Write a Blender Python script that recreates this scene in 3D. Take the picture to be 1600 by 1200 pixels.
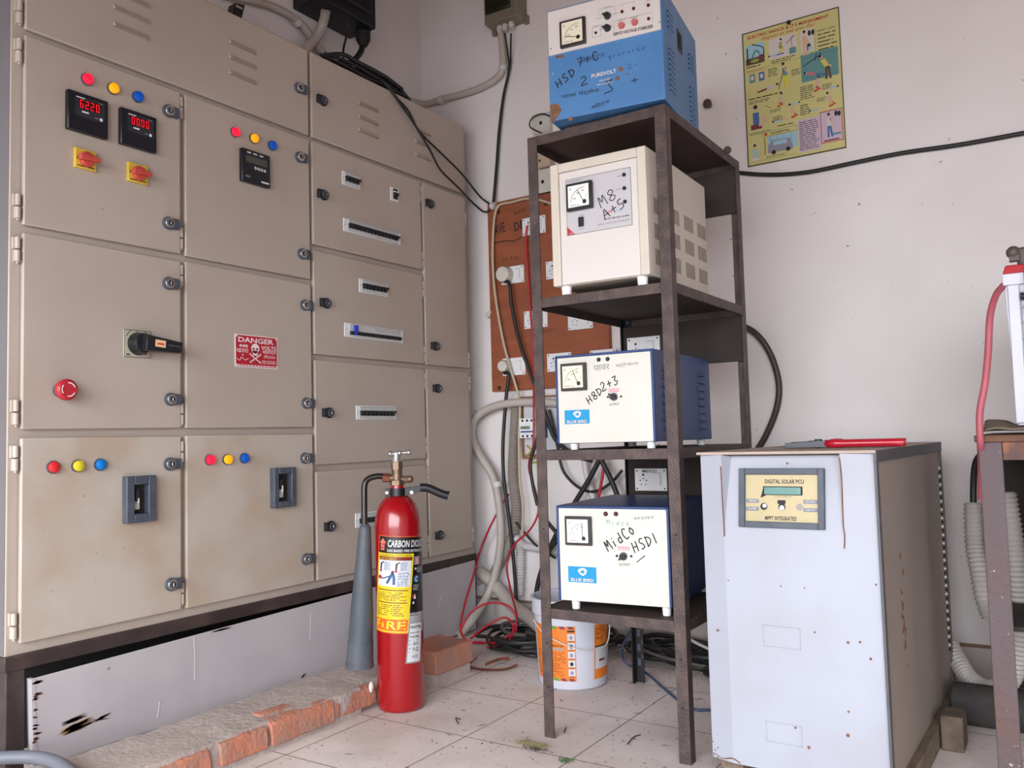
import bpy, math, random
from mathutils import Matrix, Vector
random.seed(7)
for o in list(bpy.data.objects): bpy.data.objects.remove(o)
SC = bpy.context.scene; COL = SC.collection

# ---------------------------------------------------------------- camera
F_PX, PITCH, YAW, ROLL, EYE = 1323.9, 0.06308, 0.57831, 0.027585, 0.90
def cam_rot():
    c, s = math.cos, math.sin
    yaw = Matrix(((c(YAW), -s(YAW), 0), (s(YAW), c(YAW), 0), (0, 0, 1)))
    base = Matrix(((1, 0, 0), (0, 0, 1), (0, -1, 0)))
    pit = Matrix(((1, 0, 0), (0, c(PITCH), -s(PITCH)), (0, s(PITCH), c(PITCH))))
    rol = Matrix(((c(ROLL), -s(ROLL), 0), (s(ROLL), c(ROLL), 0), (0, 0, 1)))
    return yaw @ pit @ base @ rol          # columns: right, down, forward
RC = cam_rot()
cam_d = bpy.data.cameras.new('camera'); cam = bpy.data.objects.new('camera', cam_d); COL.objects.link(cam)
cam_d.lens = 36 * F_PX / 1600; cam_d.sensor_width = 36; cam_d.clip_start = .02
m = Matrix((RC.col[0], -RC.col[1], -RC.col[2])).transposed().to_4x4(); m.translation = (0, 0, EYE)
cam.matrix_world = m; SC.camera = cam

# ---------------------------------------------------------------- light
SC.view_settings.view_transform = 'Standard'; SC.view_settings.look = 'None'
SC.view_settings.gamma = 1; SC.view_settings.use_curve_mapping = False
SC.view_settings.exposure = 0.07
W = bpy.data.worlds.new('sky'); SC.world = W; W.use_nodes = True
wn = W.node_tree.nodes; wl = W.node_tree.links
bg = wn['Background']
tcw = wn.new('ShaderNodeTexCoord'); sep = wn.new('ShaderNodeSeparateXYZ'); rampw = wn.new('ShaderNodeValToRGB')
wl.new(tcw.outputs['Generated'], sep.inputs[0]); 
mrw = wn.new('ShaderNodeMapRange'); mrw.inputs[1].default_value = -1; mrw.inputs[2].default_value = 1
wl.new(sep.outputs[2], mrw.inputs[0]); wl.new(mrw.outputs[0], rampw.inputs[0]); wl.new(rampw.outputs[0], bg.inputs[0])
rampw.color_ramp.elements[0].position = .47; rampw.color_ramp.elements[0].color = (.34, .21, .13, 1)
rampw.color_ramp.elements[1].position = .53; rampw.color_ramp.elements[1].color = (.86, .92, 1, 1)
bg.inputs[1].default_value = 0.62
def area(name, loc, rot, sx, sy, power, color):
    l = bpy.data.lights.new(name, 'AREA'); l.shape = 'RECTANGLE'; l.size = sx; l.size_y = sy; l.energy = power; l.color = color
    o = bpy.data.objects.new(name, l); o.location = loc; o.rotation_euler = rot; COL.objects.link(o); return o
# open front behind the camera: broad overcast daylight, cut off above by an added lintel
area('daylight_front', (1.0, -4.2, 2.6), (math.radians(66), 0, math.radians(6)), 7.5, 4.6, 1130, (.92, .96, 1.0))

# ---------------------------------------------------------------- survey helpers (points on real planes)
def ray(u, v): return RC @ Vector(((u - 800) / F_PX, (v - 600) / F_PX, 1))
def at(u, v, ax, val):
    d = ray(u, v); o = Vector((0, 0, EYE)); return o + d * ((val - o[ax]) / d[ax])
def loc(Fm, u, v, y=0.0):                   # (x, z) inside a local frame, on its plane y
    inv = Fm.inverted(); o = inv @ Vector((0, 0, EYE)); d = inv.to_3x3() @ ray(u, v)
    p = o + d * ((y - o.y) / d.y); return p.x, p.z

# ---------------------------------------------------------------- materials
MATS = {}
def s2l(c):
    return tuple((x / 255 / 12.92 if x / 255 <= .04045 else ((x / 255 + .055) / 1.055) ** 2.4) for x in c)
def mat(name, rgb, rough=.5, metal=0, var=None, vs=6, vamt=.35, rust=0, rs=9, rustcol=(96, 58, 34), speck=0, sps=60,
        speckcol=(70, 58, 50), bump=0, bs=60, emit=None, es=1, alpha=1, coat=0, stretch=(1, 1, 1), trans=0):
    if name in MATS: return MATS[name]
    M = bpy.data.materials.new(name); M.use_nodes = True; n = M.node_tree.nodes; l = M.node_tree.links
    b = n['Principled BSDF']; c = (*s2l(rgb), 1)
    b.inputs['Base Color'].default_value = c; b.inputs['Roughness'].default_value = rough; b.inputs['Metallic'].default_value = metal
    if coat: b.inputs['Coat Weight'].default_value = coat; b.inputs['Coat Roughness'].default_value = .15
    if trans: b.inputs['Transmission Weight'].default_value = trans
    b.inputs['Alpha'].default_value = alpha
    if emit: b.inputs['Emission Color'].default_value = (*s2l(emit), 1); b.inputs['Emission Strength'].default_value = es
    tc = n.new('ShaderNodeTexCoord'); mp = n.new('ShaderNodeMapping'); mp.inputs['Scale'].default_value = stretch
    l.new(tc.outputs['Object'], mp.inputs[0]); cur = None
    def noise(scale, det=4, off=0):
        t = n.new('ShaderNodeTexNoise'); t.inputs['Scale'].default_value = scale; t.inputs['Detail'].default_value = det
        m2 = n.new('ShaderNodeMapping'); m2.inputs['Location'].default_value = (off, off * 1.7, off * .6)
        l.new(mp.outputs[0], m2.inputs[0]); l.new(m2.outputs[0], t.inputs['Vector']); return t.outputs['Fac']
    def mix(fac, a, bcol):
        x = n.new('ShaderNodeMix'); x.data_type = 'RGBA'; l.new(fac, x.inputs['Factor'])
        if a is None: x.inputs['A'].default_value = c
        else: l.new(a, x.inputs['A'])
        x.inputs['B'].default_value = (*s2l(bcol), 1); return x.outputs['Result']
    def band(src, lo, hi, amt):
        r = n.new('ShaderNodeMapRange'); r.inputs[1].default_value = lo; r.inputs[2].default_value = hi
        r.inputs[4].default_value = amt; l.new(src, r.inputs[0]); return r.outputs[0]
    if var: cur = mix(band(noise(vs), .4, .68, vamt), cur, var)
    if rust: cur = mix(band(noise(rs, 8, 3.3), .72 - rust * .25, .76 - rust * .2, .9), cur, rustcol)
    if speck: cur = mix(band(noise(sps, 2, 7.1), .80 - speck * .2, .83 - speck * .2, .8), cur, speckcol)
    if cur: l.new(cur, b.inputs['Base Color'])
    if bump:
        bp = n.new('ShaderNodeBump'); bp.inputs['Strength'].default_value = bump; bp.inputs['Distance'].default_value = .01
        l.new(noise(bs, 5, 1), bp.inputs['Height']); l.new(bp.outputs[0], b.inputs['Normal'])
    MATS[name] = M; return M

# ---------------------------------------------------------------- mesh builder
GLYPH = {}
def glyph(s, bold):
    k = (s, bold)
    if k not in GLYPH:
        cu = bpy.data.curves.new('t', 'FONT'); cu.body = s; cu.size = 1; cu.resolution_u = 2; cu.offset = .022 if bold else 0
        o = bpy.data.objects.new('t', cu); COL.objects.link(o); bpy.context.view_layer.update()
        me = o.to_mesh(); vs = [(v.co.x, v.co.y) for v in me.vertices]; fs = [tuple(p.vertices) for p in me.polygons]
        o.to_mesh_clear(); bpy.data.objects.remove(o); bpy.data.curves.remove(cu); GLYPH[k] = (vs, fs)
    return GLYPH[k]
WM = {}
def wm(o): return WM.get(o.name, Matrix())
def smooth_pts(pts, sub=6):
    P = [Vector(p) for p in pts]
    if len(P) < 3: return P
    out = []
    for i in range(len(P) - 1):
        a = P[i - 1] if i else P[0] * 2 - P[1]; b, c = P[i], P[i + 1]; d = P[i + 2] if i + 2 < len(P) else P[-1] * 2 - P[-2]
        for k in range(sub):
            t = k / sub
            out.append(.5 * ((2 * b) + (c - a) * t + (2 * a - 5 * b + 4 * c - d) * t * t + (3 * b - a - 3 * c + d) * t ** 3))
    out.append(P[-1]); return out
class MB:
    def __init__(s, frame=None): s.v = []; s.f = []; s.mi = []; s.mats = []; s.M = frame or Matrix(); s.fn = None
    def mx(s, m):
        if m not in s.mats: s.mats.append(m)
        return s.mats.index(m)
    def add(s, vs, fs, m):
        b = len(s.v); i = s.mx(m)
        for p in vs:
            p = Vector(p)
            if s.fn: p = s.fn(p)
            s.v.append(s.M @ p)
        for f in fs: s.f.append(tuple(b + k for k in f)); s.mi.append(i)
        return s
    def box(s, x0, x1, y0, y1, z0, z1, m):
        vs = [(x, y, z) for x in (x0, x1) for y in (y0, y1) for z in (z0, z1)]
        return s.add(vs, [(0, 1, 3, 2), (4, 6, 7, 5), (0, 4, 5, 1), (2, 3, 7, 6), (0, 2, 6, 4), (1, 5, 7, 3)], m)
    def hexa(s, c8, m):      # front quad (TL,TR,BR,BL) then back quad
        return s.add(c8, [(3, 2, 1, 0), (4, 5, 6, 7), (0, 1, 5, 4), (1, 2, 6, 5), (2, 3, 7, 6), (3, 0, 4, 7)], m)
    def cyl(s, a, b, r, m, r2=None, n=20):
        a, b = Vector(a), Vector(b); r2 = r if r2 is None else r2; ax = (b - a).normalized()
        u = ax.orthogonal().normalized(); w = ax.cross(u); vs = []
        for c, rr in ((a, r), (b, r2)):
            for k in range(n):
                t = 2 * math.pi * k / n; vs.append(c + (u * math.cos(t) + w * math.sin(t)) * rr)
        fs = [(k, (k + 1) % n, n + (k + 1) % n, n + k) for k in range(n)] + [tuple(range(n))[::-1], tuple(range(n, 2 * n))]
        return s.add(vs, fs, m)
    def tube(s, pts, r, m, n=8, sub=6, rf=None):
        P = smooth_pts(pts, sub); vs = []; fs = []; up = None
        for i, p in enumerate(P):
            t = (P[min(i + 1, len(P) - 1)] - P[max(i - 1, 0)]).normalized()
            if up is None: up = t.orthogonal().normalized()
            up = (up - t * up.dot(t)).normalized(); w = t.cross(up); rr = rf(i) if rf else r
            for k in range(n):
                a = 2 * math.pi * k / n; vs.append(p + (up * math.cos(a) + w * math.sin(a)) * rr)
        L = len(P)
        for i in range(L - 1):
            for k in range(n): fs.append((i * n + k, i * n + (k + 1) % n, (i + 1) * n + (k + 1) % n, (i + 1) * n + k))
        fs += [tuple(range(n))[::-1], tuple(range((L - 1) * n, L * n))]
        return s.add(vs, fs, m)
    def lathe(s, prof, m, n=40, c=(0, 0, 0)):
        vs = []; fs = []; c = Vector(c)
        for r, z in prof:
            for k in range(n):
                t = 2 * math.pi * k / n; vs.append(c + Vector((r * math.cos(t), r * math.sin(t), z)))
        for i in range(len(prof) - 1):
            for k in range(n): fs.append((i * n + k, i * n + (k + 1) % n, (i + 1) * n + (k + 1) % n, (i + 1) * n + k))
        if prof[0][0] > 1e-4: fs.append(tuple(range(n))[::-1])
        if prof[-1][0] > 1e-4: fs.append(tuple(range((len(prof) - 1) * n, len(prof) * n)))
        return s.add(vs, fs, m)
    def prism(s, poly, y0, y1, m):        # polygon in (x, z)
        n = len(poly); vs = [(x, y0, z) for x, z in poly] + [(x, y1, z) for x, z in poly]
        ar = sum(poly[i][0] * poly[(i + 1) % n][1] - poly[(i + 1) % n][0] * poly[i][1] for i in range(n))
        if ar < 0: vs = vs[:n][::-1] + vs[n:][::-1]
        fs = [tuple(range(n)), tuple(range(n, 2 * n))[::-1]] + [(i, i + n, (i + 1) % n + n, (i + 1) % n) for i in range(n)]
        return s.add(vs, fs, m)
    def ball(s, c, r, m, n=12, sq=(1, 1, 1)):
        vs = []; fs = []; c = Vector(c); h = n // 2
        for i in range(h + 1):
            for k in range(n):
                a = math.pi * i / h; t = 2 * math.pi * k / n
                vs.append(c + Vector((r * sq[0] * math.sin(a) * math.cos(t), r * sq[1] * math.sin(a) * math.sin(t), r * sq[2] * math.cos(a))))
        for i in range(h):
            for k in range(n): fs.append((i * n + k, (i + 1) * n + k, (i + 1) * n + (k + 1) % n, i * n + (k + 1) % n))
        return s.add(vs, fs, m)
    # flat print on the plane y (facing -y)
    def rect(s, x0, x1, z0, z1, y, m, nx=1, nz=1):
        vs = [(x0 + (x1 - x0) * i / nx, y, z0 + (z1 - z0) * j / nz) for j in range(nz + 1) for i in range(nx + 1)]
        fs = [(j * (nx + 1) + i, j * (nx + 1) + i + 1, (j + 1) * (nx + 1) + i + 1, (j + 1) * (nx + 1) + i) for j in range(nz) for i in range(nx)]
        return s.add(vs, fs, m)
    def poly(s, pts, y, m): return s.add([(x, y, z) for x, z in pts], [tuple(range(len(pts)))], m)
    def disc(s, x, z, r, y, m, n=18, rz=None):
        rz = rz or r; return s.poly([(x + r * math.cos(2 * math.pi * k / n), z + rz * math.sin(2 * math.pi * k / n)) for k in range(n)], y, m)
    def text(s, t, x0, x1, z0, z1, y, m, bold=False, rot=0):
        vs, fs = glyph(t, bold)
        if not vs: return s
        ax = min(v[0] for v in vs); bx = max(v[0] for v in vs); az = min(v[1] for v in vs); bz = max(v[1] for v in vs)
        w = x1 - x0; h = z1 - z0; c, sn = math.cos(rot), math.sin(rot); out = []
        for a, b in vs:
            px = (a - ax) / (bx - ax) * w; pz = (b - az) / max(bz - az, 1e-6) * h
            out.append((x0 + px * c - pz * sn, y, z0 + px * sn + pz * c))
        return s.add(out, fs, m)
    def stroke(s, pts, w, y, m, sub=4):
        P = smooth_pts([(a, 0, b) for a, b in pts], sub); vs = []; fs = []
        for i, p in enumerate(P):
            t = (P[min(i + 1, len(P) - 1)] - P[max(i - 1, 0)])
            if t.length < 1e-9: t = Vector((1, 0, 0))
            t.normalize(); nrm = Vector((-t.z, 0, t.x)) * w / 2
            vs += [(p.x + nrm.x, y, p.z + nrm.z), (p.x - nrm.x, y, p.z - nrm.z)]
        for i in range(len(P) - 1): fs.append((2 * i, 2 * i + 1, 2 * i + 3, 2 * i + 2))
        return s.add(vs, fs, m)
    def lines(s, x0, x1, z0, z1, n, y, m, fill=.5, seed=1, wave=.12):   # rows of unreadable small print
        r = random.Random(seed); st = (z1 - z0) / n
        for i in range(n):
            zc = z1 - st * (i + .5); x = x0; end = x1 - r.random() * wave * (x1 - x0) * 2
            while x < end:
                wd = st * (1.2 + 3.2 * r.random()); e = min(x + wd, end); s.rect(x, e, zc - st * fill / 2, zc + st * fill / 2, y, m); x = e + st * .45
        return s
    def build(s, name, parent=None, bevel=0, ang=35, seg=2):
        me = bpy.data.meshes.new(name); inv = wm(parent).inverted() if parent else Matrix()
        if not parent and s.v:      # origin at the bottom centre
            lo = [min(v[i] for v in s.v) for i in range(3)]; hi = [max(v[i] for v in s.v) for i in range(3)]
            inv = Matrix.Translation((-(lo[0] + hi[0]) / 2, -(lo[1] + hi[1]) / 2, -lo[2]))
        me.from_pydata([inv @ v for v in s.v], [], s.f)
        for mm in s.mats: me.materials.append(mm)
        for p, i in zip(me.polygons, s.mi): p.material_index = i; p.use_smooth = True
        me.update(); me.set_sharp_from_angle(angle=math.radians(ang))
        o = bpy.data.objects.new(name, me); COL.objects.link(o)
        if parent: o.parent = parent; WM[o.name] = wm(parent).copy()
        else:
            o.location = inv.inverted().translation; WM[o.name] = inv.inverted()
        if bevel:
            b = o.modifiers.new('bevel', 'BEVEL'); b.width = bevel; b.segments = seg; b.limit_method = 'ANGLE'; b.angle_limit = math.radians(40)
            b.harden_normals = False
        return o
def tag(o, label=None, cat=None, group=None, kind=None):
    for k, v in (('label', label), ('category', cat), ('group', group), ('kind', kind)):
        if v: o[k] = v
    return o
def thing(name, label, cat, at_=(0, 0, 0), rz=0, group=None):
    o = bpy.data.objects.new(name, None); COL.objects.link(o); o.empty_display_size = .05
    o.location = at_; o.rotation_euler = (0, 0, rz); WM[o.name] = Matrix.Translation(at_) @ Matrix.Rotation(rz, 4, 'Z')
    return tag(o, label, cat, group)
def frame(ox, oy, oz, kind='back', rz=0):
    M = Matrix.Translation((ox, oy, oz))
    if kind == 'left': M = M @ Matrix(((0, -1, 0, 0), (1, 0, 0, 0), (0, 0, 1, 0), (0, 0, 0, 1)))   # local x -> +Y, local y (into) -> -X
    return M @ Matrix.Rotation(rz, 4, 'Z')

XP = -2.40; YW = 3.43; XL = -2.76
# materials in use
WALL = mat('painted_plaster', (229, 222, 221), .85, var=(208, 198, 194), vs=2.2, vamt=.3, speck=.22, sps=38, speckcol=(110, 95, 85), bump=.15, bs=25)
BEIGE = mat('beige_paint', (180, 167, 156), .42, var=(164, 149, 135), vs=3, vamt=.4, speck=.12, sps=45, bump=.03, bs=200)
BEIGE_D = mat('beige_paint_rusty', (184, 174, 163), .5, var=(168, 142, 116), vs=5, vamt=.55, speck=.25, sps=90, speckcol=(140, 112, 90))
GREYP = mat('grey_sheet', (184, 178, 181), .5, var=(168, 162, 166), vs=5, vamt=.5, speck=.2, sps=30, speckcol=(92, 70, 60))
DSTEEL = mat('dark_brown_steel', (70, 58, 57), .55, metal=.3, var=(98, 82, 76), vs=22, vamt=.7, speck=.35, sps=110, speckcol=(150, 128, 120), bump=.25, bs=150)
CHAN = mat('channel_steel', (56, 44, 43), .6, metal=.2, var=(84, 70, 66), vs=14, vamt=.6, speck=.15, sps=60, speckcol=(150, 140, 135))
DBROWN = mat('dark_board', (52, 42, 38), .8, var=(36, 28, 26), vs=8, vamt=.6)
BLACK = mat('black_plastic', (24, 25, 29), .4)
BLACKM = mat('black_matte', (30, 29, 30), .75)
CABLE = mat('black_cable', (32, 30, 32), .5)
DGREY = mat('slate_plastic', (66, 72, 84), .5, var=(92, 98, 108), vs=20, vamt=.4)
CHROME = mat('worn_chrome', (196, 194, 192), .3, metal=.85, var=(140, 135, 130), vs=80)
WHITEP = mat('white_plastic', (226, 226, 228), .4)
OFFW = mat('off_white_plastic', (205, 200, 192), .5, var=(180, 172, 160), vs=30)
INK = mat('black_ink', (18, 16, 18), .6)
INKG = mat('faded_ink', (120, 118, 118), .7)
RED = mat('red_plastic', (176, 34, 46), .4)
LAMP_R = mat('red_lamp_lit', (235, 20, 50), .3, emit=(255, 25, 60), es=.9)
LAMP_Y = mat('amber_lamp_lit', (245, 165, 10), .3, emit=(255, 165, 10), es=.55)
LAMP_B = mat('blue_lamp', (0, 70, 160), .3, emit=(0, 80, 190), es=.3)
LAMP_RO = mat('red_lamp_dull', (205, 40, 45), .35); LAMP_YO = mat('yellow_lamp_dull', (212, 196, 40), .35); LAMP_BO = mat('blue_lamp_dull', (0, 112, 190), .35)
# ================================================================ the setting
def structure(mb, name): o = mb.build(name); o['kind'] = 'structure'; return o
def tile_mat():
    M = bpy.data.materials.new('floor_tiles'); M.use_nodes = True; n = M.node_tree.nodes; l = M.node_tree.links; b = n['Principled BSDF']
    geo = n.new('ShaderNodeNewGeometry'); sp = n.new('ShaderNodeSeparateXYZ'); l.new(geo.outputs['Position'], sp.inputs[0])
    def edge(out, off, st):
        a = n.new('ShaderNodeMath'); a.operation = 'SUBTRACT'; l.new(out, a.inputs[0]); a.inputs[1].default_value = off
        d = n.new('ShaderNodeMath'); d.operation = 'DIVIDE'; l.new(a.outputs[0], d.inputs[0]); d.inputs[1].default_value = st
        f = n.new('ShaderNodeMath'); f.operation = 'PINGPONG'; l.new(d.outputs[0], f.inputs[0]); f.inputs[1].default_value = .5
        r = n.new('ShaderNodeMath'); r.operation = 'LESS_THAN'; l.new(f.outputs[0], r.inputs[0]); r.inputs[1].default_value = .0052; return r.outputs[0]
    ex = edge(sp.outputs[0], -1.580, .3695); ey = edge(sp.outputs[1], 2.108, .373)
    mx = n.new('ShaderNodeMath'); mx.operation = 'MAXIMUM'; l.new(ex, mx.inputs[0]); l.new(ey, mx.inputs[1])
    def noise(s, d=5):
        t = n.new('ShaderNodeTexNoise'); t.inputs['Scale'].default_value = s; t.inputs['Detail'].default_value = d; l.new(geo.outputs['Position'], t.inputs['Vector']); return t.outputs['Fac']
    def mr(src, lo, hi, amt):
        r = n.new('ShaderNodeMapRange'); r.inputs[1].default_value = lo; r.inputs[2].default_value = hi; r.inputs[4].default_value = amt; l.new(src, r.inputs[0]); return r.outputs[0]
    def mix(f, a, bb):
        x = n.new('ShaderNodeMix'); x.data_type = 'RGBA'; l.new(f, x.inputs['Factor'])
        if isinstance(a, tuple): x.inputs['A'].default_value = (*s2l(a), 1)
        else: l.new(a, x.inputs['A'])
        x.inputs['B'].default_value = (*s2l(bb), 1); return x.outputs['Result']
    c = mix(mr(noise(3.0), .42, .66, .75), (224, 212, 209), (194, 180, 175))
    c = mix(mr(noise(55, 3), .63, .68, .5), c, (140, 124, 116))
    c = mix(mx.outputs[0], c, (112, 92, 84)); l.new(c, b.inputs['Base Color'])
    l.new(mr(noise(6), .3, .7, .6), b.inputs['Roughness']); b.inputs['Roughness'].default_value = .5
    r = n.new('ShaderNodeMapRange'); r.inputs[3].default_value = .38; r.inputs[4].default_value = .7; l.new(noise(5), r.inputs[0]); l.new(r.outputs[0], b.inputs['Roughness'])
    return M
CEILM = mat('ceiling_plaster', (128, 90, 64), .9)
structure(MB().box(XL - .12, 2.6, -3.0, YW + .12, -.12, 0, tile_mat()), 'floor')
structure(MB().box(XL - .12, 2.6, YW, YW + .12, 0, 3.3, WALL), 'wall_back')
structure(MB().box(XL - .12, XL, -1.0, YW, 0, 3.3, WALL), 'wall_left')
structure(MB().box(1.9, 2.02, -1.0, YW, 0, 3.3, WALL), 'wall_right')
structure(MB().box(XL - .12, 2.6, -1.1, YW + .12, 3.3, 3.4, CEILM), 'ceiling')
structure(MB().box(XL - .12, 2.6, -.80, -.66, 2.06, 3.3, CEILM), 'wall_front')  # added unseen lintel, keeps daylight off the upper room
SK = mat('skirting_tile', (196, 188, 186), .6, var=(170, 160, 156), vs=6, speck=.2)
mbt = MB(); mbt.box(XL + .02, 1.9, YW - .011, YW, 0, .118, SK); mbt.box(XL + .02, 1.9, YW - .013, YW, .118, .128, mat('skirting_dirt', (128, 100, 80), .8, var=(160, 138, 120), vs=30))
structure(mbt, 'baseboard_back')

# ================================================================ switchboard cabinet
PF = frame(XP, 0, 0, 'left')            # local x = world Y, local y into the cabinet, z up
Y0, Y1, ZB, ZT = 1.172, 3.312, .352, 2.432
panel = thing('electrical_cabinet', 'large beige steel electrical switchboard cabinet with many lockable doors along the left wall', 'electrical cabinet', (XP - .15, (Y0 + Y1) / 2, 0))
c = MB(PF)
FR = .028
c.box(Y0, Y1, .0, .36, ZB, ZT, BEIGE)
GAPM = mat('beige_paint_shadow_gap', (150, 134, 118), .55, var=(120, 96, 76), vs=10)
c.build('carcass', panel, .003)
c = MB(PF); c.box(Y0 - .0015, Y0 + .002, .004, .358, ZB + .004, ZT - .004, mat('grey_side_paint', (104, 101, 104), .5, var=(92, 86, 84), vs=3)); tag(c.build('side_panel', panel, .0005), 'darker grey left side')  # thin left side face, coloured darker grey than the cabinet front
c = MB(PF)
c.box(Y0 - .006, Y1, -.012, .03, ZB - .038, ZB + .002, CHAN); c.box(Y0 - .0075, Y0 + .04, -.0105, .36, ZB - .036, ZB + .001, CHAN)
c.box(Y1 - .04, Y1, -.0, .36, ZB - .038, ZB + .002, CHAN); c.box(Y0, Y1, .32, .36, ZB - .038, ZB + .002, CHAN)
c.box(Y0 + .1, Y1 - .1, .30, .31, .0, ZB - .05, BLACKM)  # added black plate standing in for the darkness under the cabinet
for yy in (Y0, Y1 - .05):
    for xx in (-.006, .31): c.box(yy, yy + .05, xx, xx + .05, 0, ZB - .036, CHAN)
c.build('stand', panel, .003)
DT = .02                                # door thickness
DOORS = {}
def door(key, TL, TR, BR, BL, m=BEIGE, zt=None):
    x0 = (loc(PF, *TL, -DT)[0] + loc(PF, *BL, -DT)[0]) / 2; x1 = (loc(PF, *TR, -DT)[0] + loc(PF, *BR, -DT)[0]) / 2
    z1 = zt or (loc(PF, *TL, -DT)[1] + loc(PF, *TR, -DT)[1]) / 2; z0 = (loc(PF, *BR, -DT)[1] + loc(PF, *BL, -DT)[1]) / 2
    d = MB(PF); d.box(x0, x1, -DT, .001, z0, z1, m)
    DOORS[key] = [x0, x1, z0, z1, d, m]
door('1', (39, 0), (480, 89), (481, 208), (39, 42), zt=ZT - .012)
door('2', (486, 92), (721.5, 204), (723, 305), (486, 214), zt=ZT - .012)
door('3', (39, 53), (281, 142), (281, 396), (37.5, 351))
door('4', (39, 362), (282, 409), (283.5, 669), (33, 670))
door('5', (34.5, 684), (284, 682), (285, 953), (33, 1004), BEIGE_D)
door('6', (290, 149), (482, 218), (485, 436), (289, 400))
door('7', (290, 408), (488, 445), (491, 668), (291, 669))
door('8', (291.5, 680), (489, 678), (491, 909), (293, 951.6), BEIGE_D)
door('9', (486.5, 220), (657, 283), (659, 422.5), (487.5, 379))
door('10', (489, 389), (659.5, 431), (662.5, 569), (492.5, 552.5))
door('11', (494, 563), (664, 576), (665.5, 715.5), (494.5, 727.5))
door('12', (496, 737.5), (667, 726), (669, 871.5), (495.5, 907))
door('13', (659.5, 286), (726.5, 309), (732.5, 575), (666, 570))
door('14', (667.5, 576), (732.5, 582.5), (741, 857.5), (672.5, 869.5))
def snap(keys, i):
    a = sum(DOORS[k][i] for k in keys) / len(keys)
    for k in keys: DOORS[k][i] = a
for ks, i in ((('1', '3', '4', '5'), 0), (('3', '4', '5'), 1), (('6', '7', '8'), 0), (('1', '6', '7', '8'), 1), (('2', '9', '10', '11', '12'), 0),
              (('9', '10', '11', '12'), 1), (('13', '14'), 0), (('2', '13', '14'), 1), (('1', '2'), 2), (('3', '6', '9', '13'), 3),
              (('4', '7'), 2), (('5', '8', '12'), 2), (('5', '8'), 3)): snap(ks, i)
DOORS['14'][2] = DOORS['12'][2]
DO = {}
LOUV = {'1': [((177, 12), (233, 34)), ((177, 38), (233, 60)), ((177, -13), (233, 9)), ((358, 64), (400, 84)), ((358, 88), (400, 107)), ((358, 112), (400, 131))],
        '2': [((560, 162), (591, 173)), ((560, 183), (591, 194)), ((560, 203.5), (591, 214)), ((649, 200), (673, 212)), ((649, 220), (673, 231)), ((649, 240), (673, 251))]}
for k, (x0, x1, z0, z1, d, m) in DOORS.items():
    d = MB(PF); d.box(x0, x1, -DT, -.005, z0, z1, m); d.box(x0 + .012, x1 - .012, -.006, .001, z0 + .012, z1 - .012, GAPM)
    o = d.build('cabinet_door', panel, .0045, seg=3); DO[k] = o
    for (a, b) in LOUV.get(k, []):
        q = MB(PF); xa, za = loc(PF, *a, -DT); xb, zb = loc(PF, *b, -DT); z = (za + zb) / 2; t = .011
        q.add([(xa, -DT, z + t), (xb, -DT, z + t), (xb - .004, -DT - .008, z - t * .5), (xa + .004, -DT - .008, z - t * .5), (xa, -DT, z - t * .5), (xb, -DT, z - t * .5)],
              [(3, 2, 1, 0), (4, 3, 0), (1, 2, 5)], m)
        q.add([(xa, -DT - .0003, z - t * .5 - .0025), (xb, -DT - .0003, z - t * .5 - .0025), (xb - .004, -DT - .008, z - t * .5), (xa + .004, -DT - .008, z - t * .5)], [(0, 1, 2, 3)], GAPM)
        q.build('louvre', o)
def on_door(k, u, v): return loc(PF, u, v, -DT)
# locks
def lock(k, u, v, side):
    x, z = on_door(k, u, v); q = MB(PF); s = 1 if side == 'r' else -1
    q.cyl((x, -DT, z), (x, -DT - .010, z), .0205, BLACKM if side == 'l' else DGREY, n=24)
    q.cyl((x, -DT - .010, z), (x, -DT - .016, z), .0165, CHROME if side == 'r' else DGREY, n=24)
    q.cyl((x, -DT - .016, z), (x, -DT - .019, z), .0095, BLACKM, r2=.008, n=16); q.box(x - .002, x + .002, -DT - .0205, -DT - .018, z - .006, z + .006, CHROME)
    q.box(min(x, x + s * .034), max(x, x + s * .034), -DT - .015, -DT - .0005, z - .0165, z + .0165, DGREY if side == 'r' else BLACK)
    q.build('lock', DO[k], .0015)
for a in [('1', 466, 138, 'r'), ('3', 262, 174, 'r'), ('3', 262, 349, 'r'), ('4', 262, 443, 'r'), ('4', 265, 624, 'r'), ('5', 264, 725, 'r'), ('5', 266, 913, 'r'),
          ('6', 467, 246, 'r'), ('6', 471, 397, 'r'), ('7', 475, 477, 'r'), ('7', 477, 630, 'r'), ('8', 475, 716, 'r'), ('8', 477, 873.5, 'r'),
          ('2', 504, 158, 'l'), ('9', 505, 305, 'l'), ('10', 509, 474, 'l'), ('11', 513, 645, 'l'), ('12', 516, 822, 'l'),
          ('13', 672, 319, 'l'), ('13', 680, 541, 'l'), ('14', 683, 607, 'l'), ('14', 687, 836, 'l')]: lock(*a)
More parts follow.
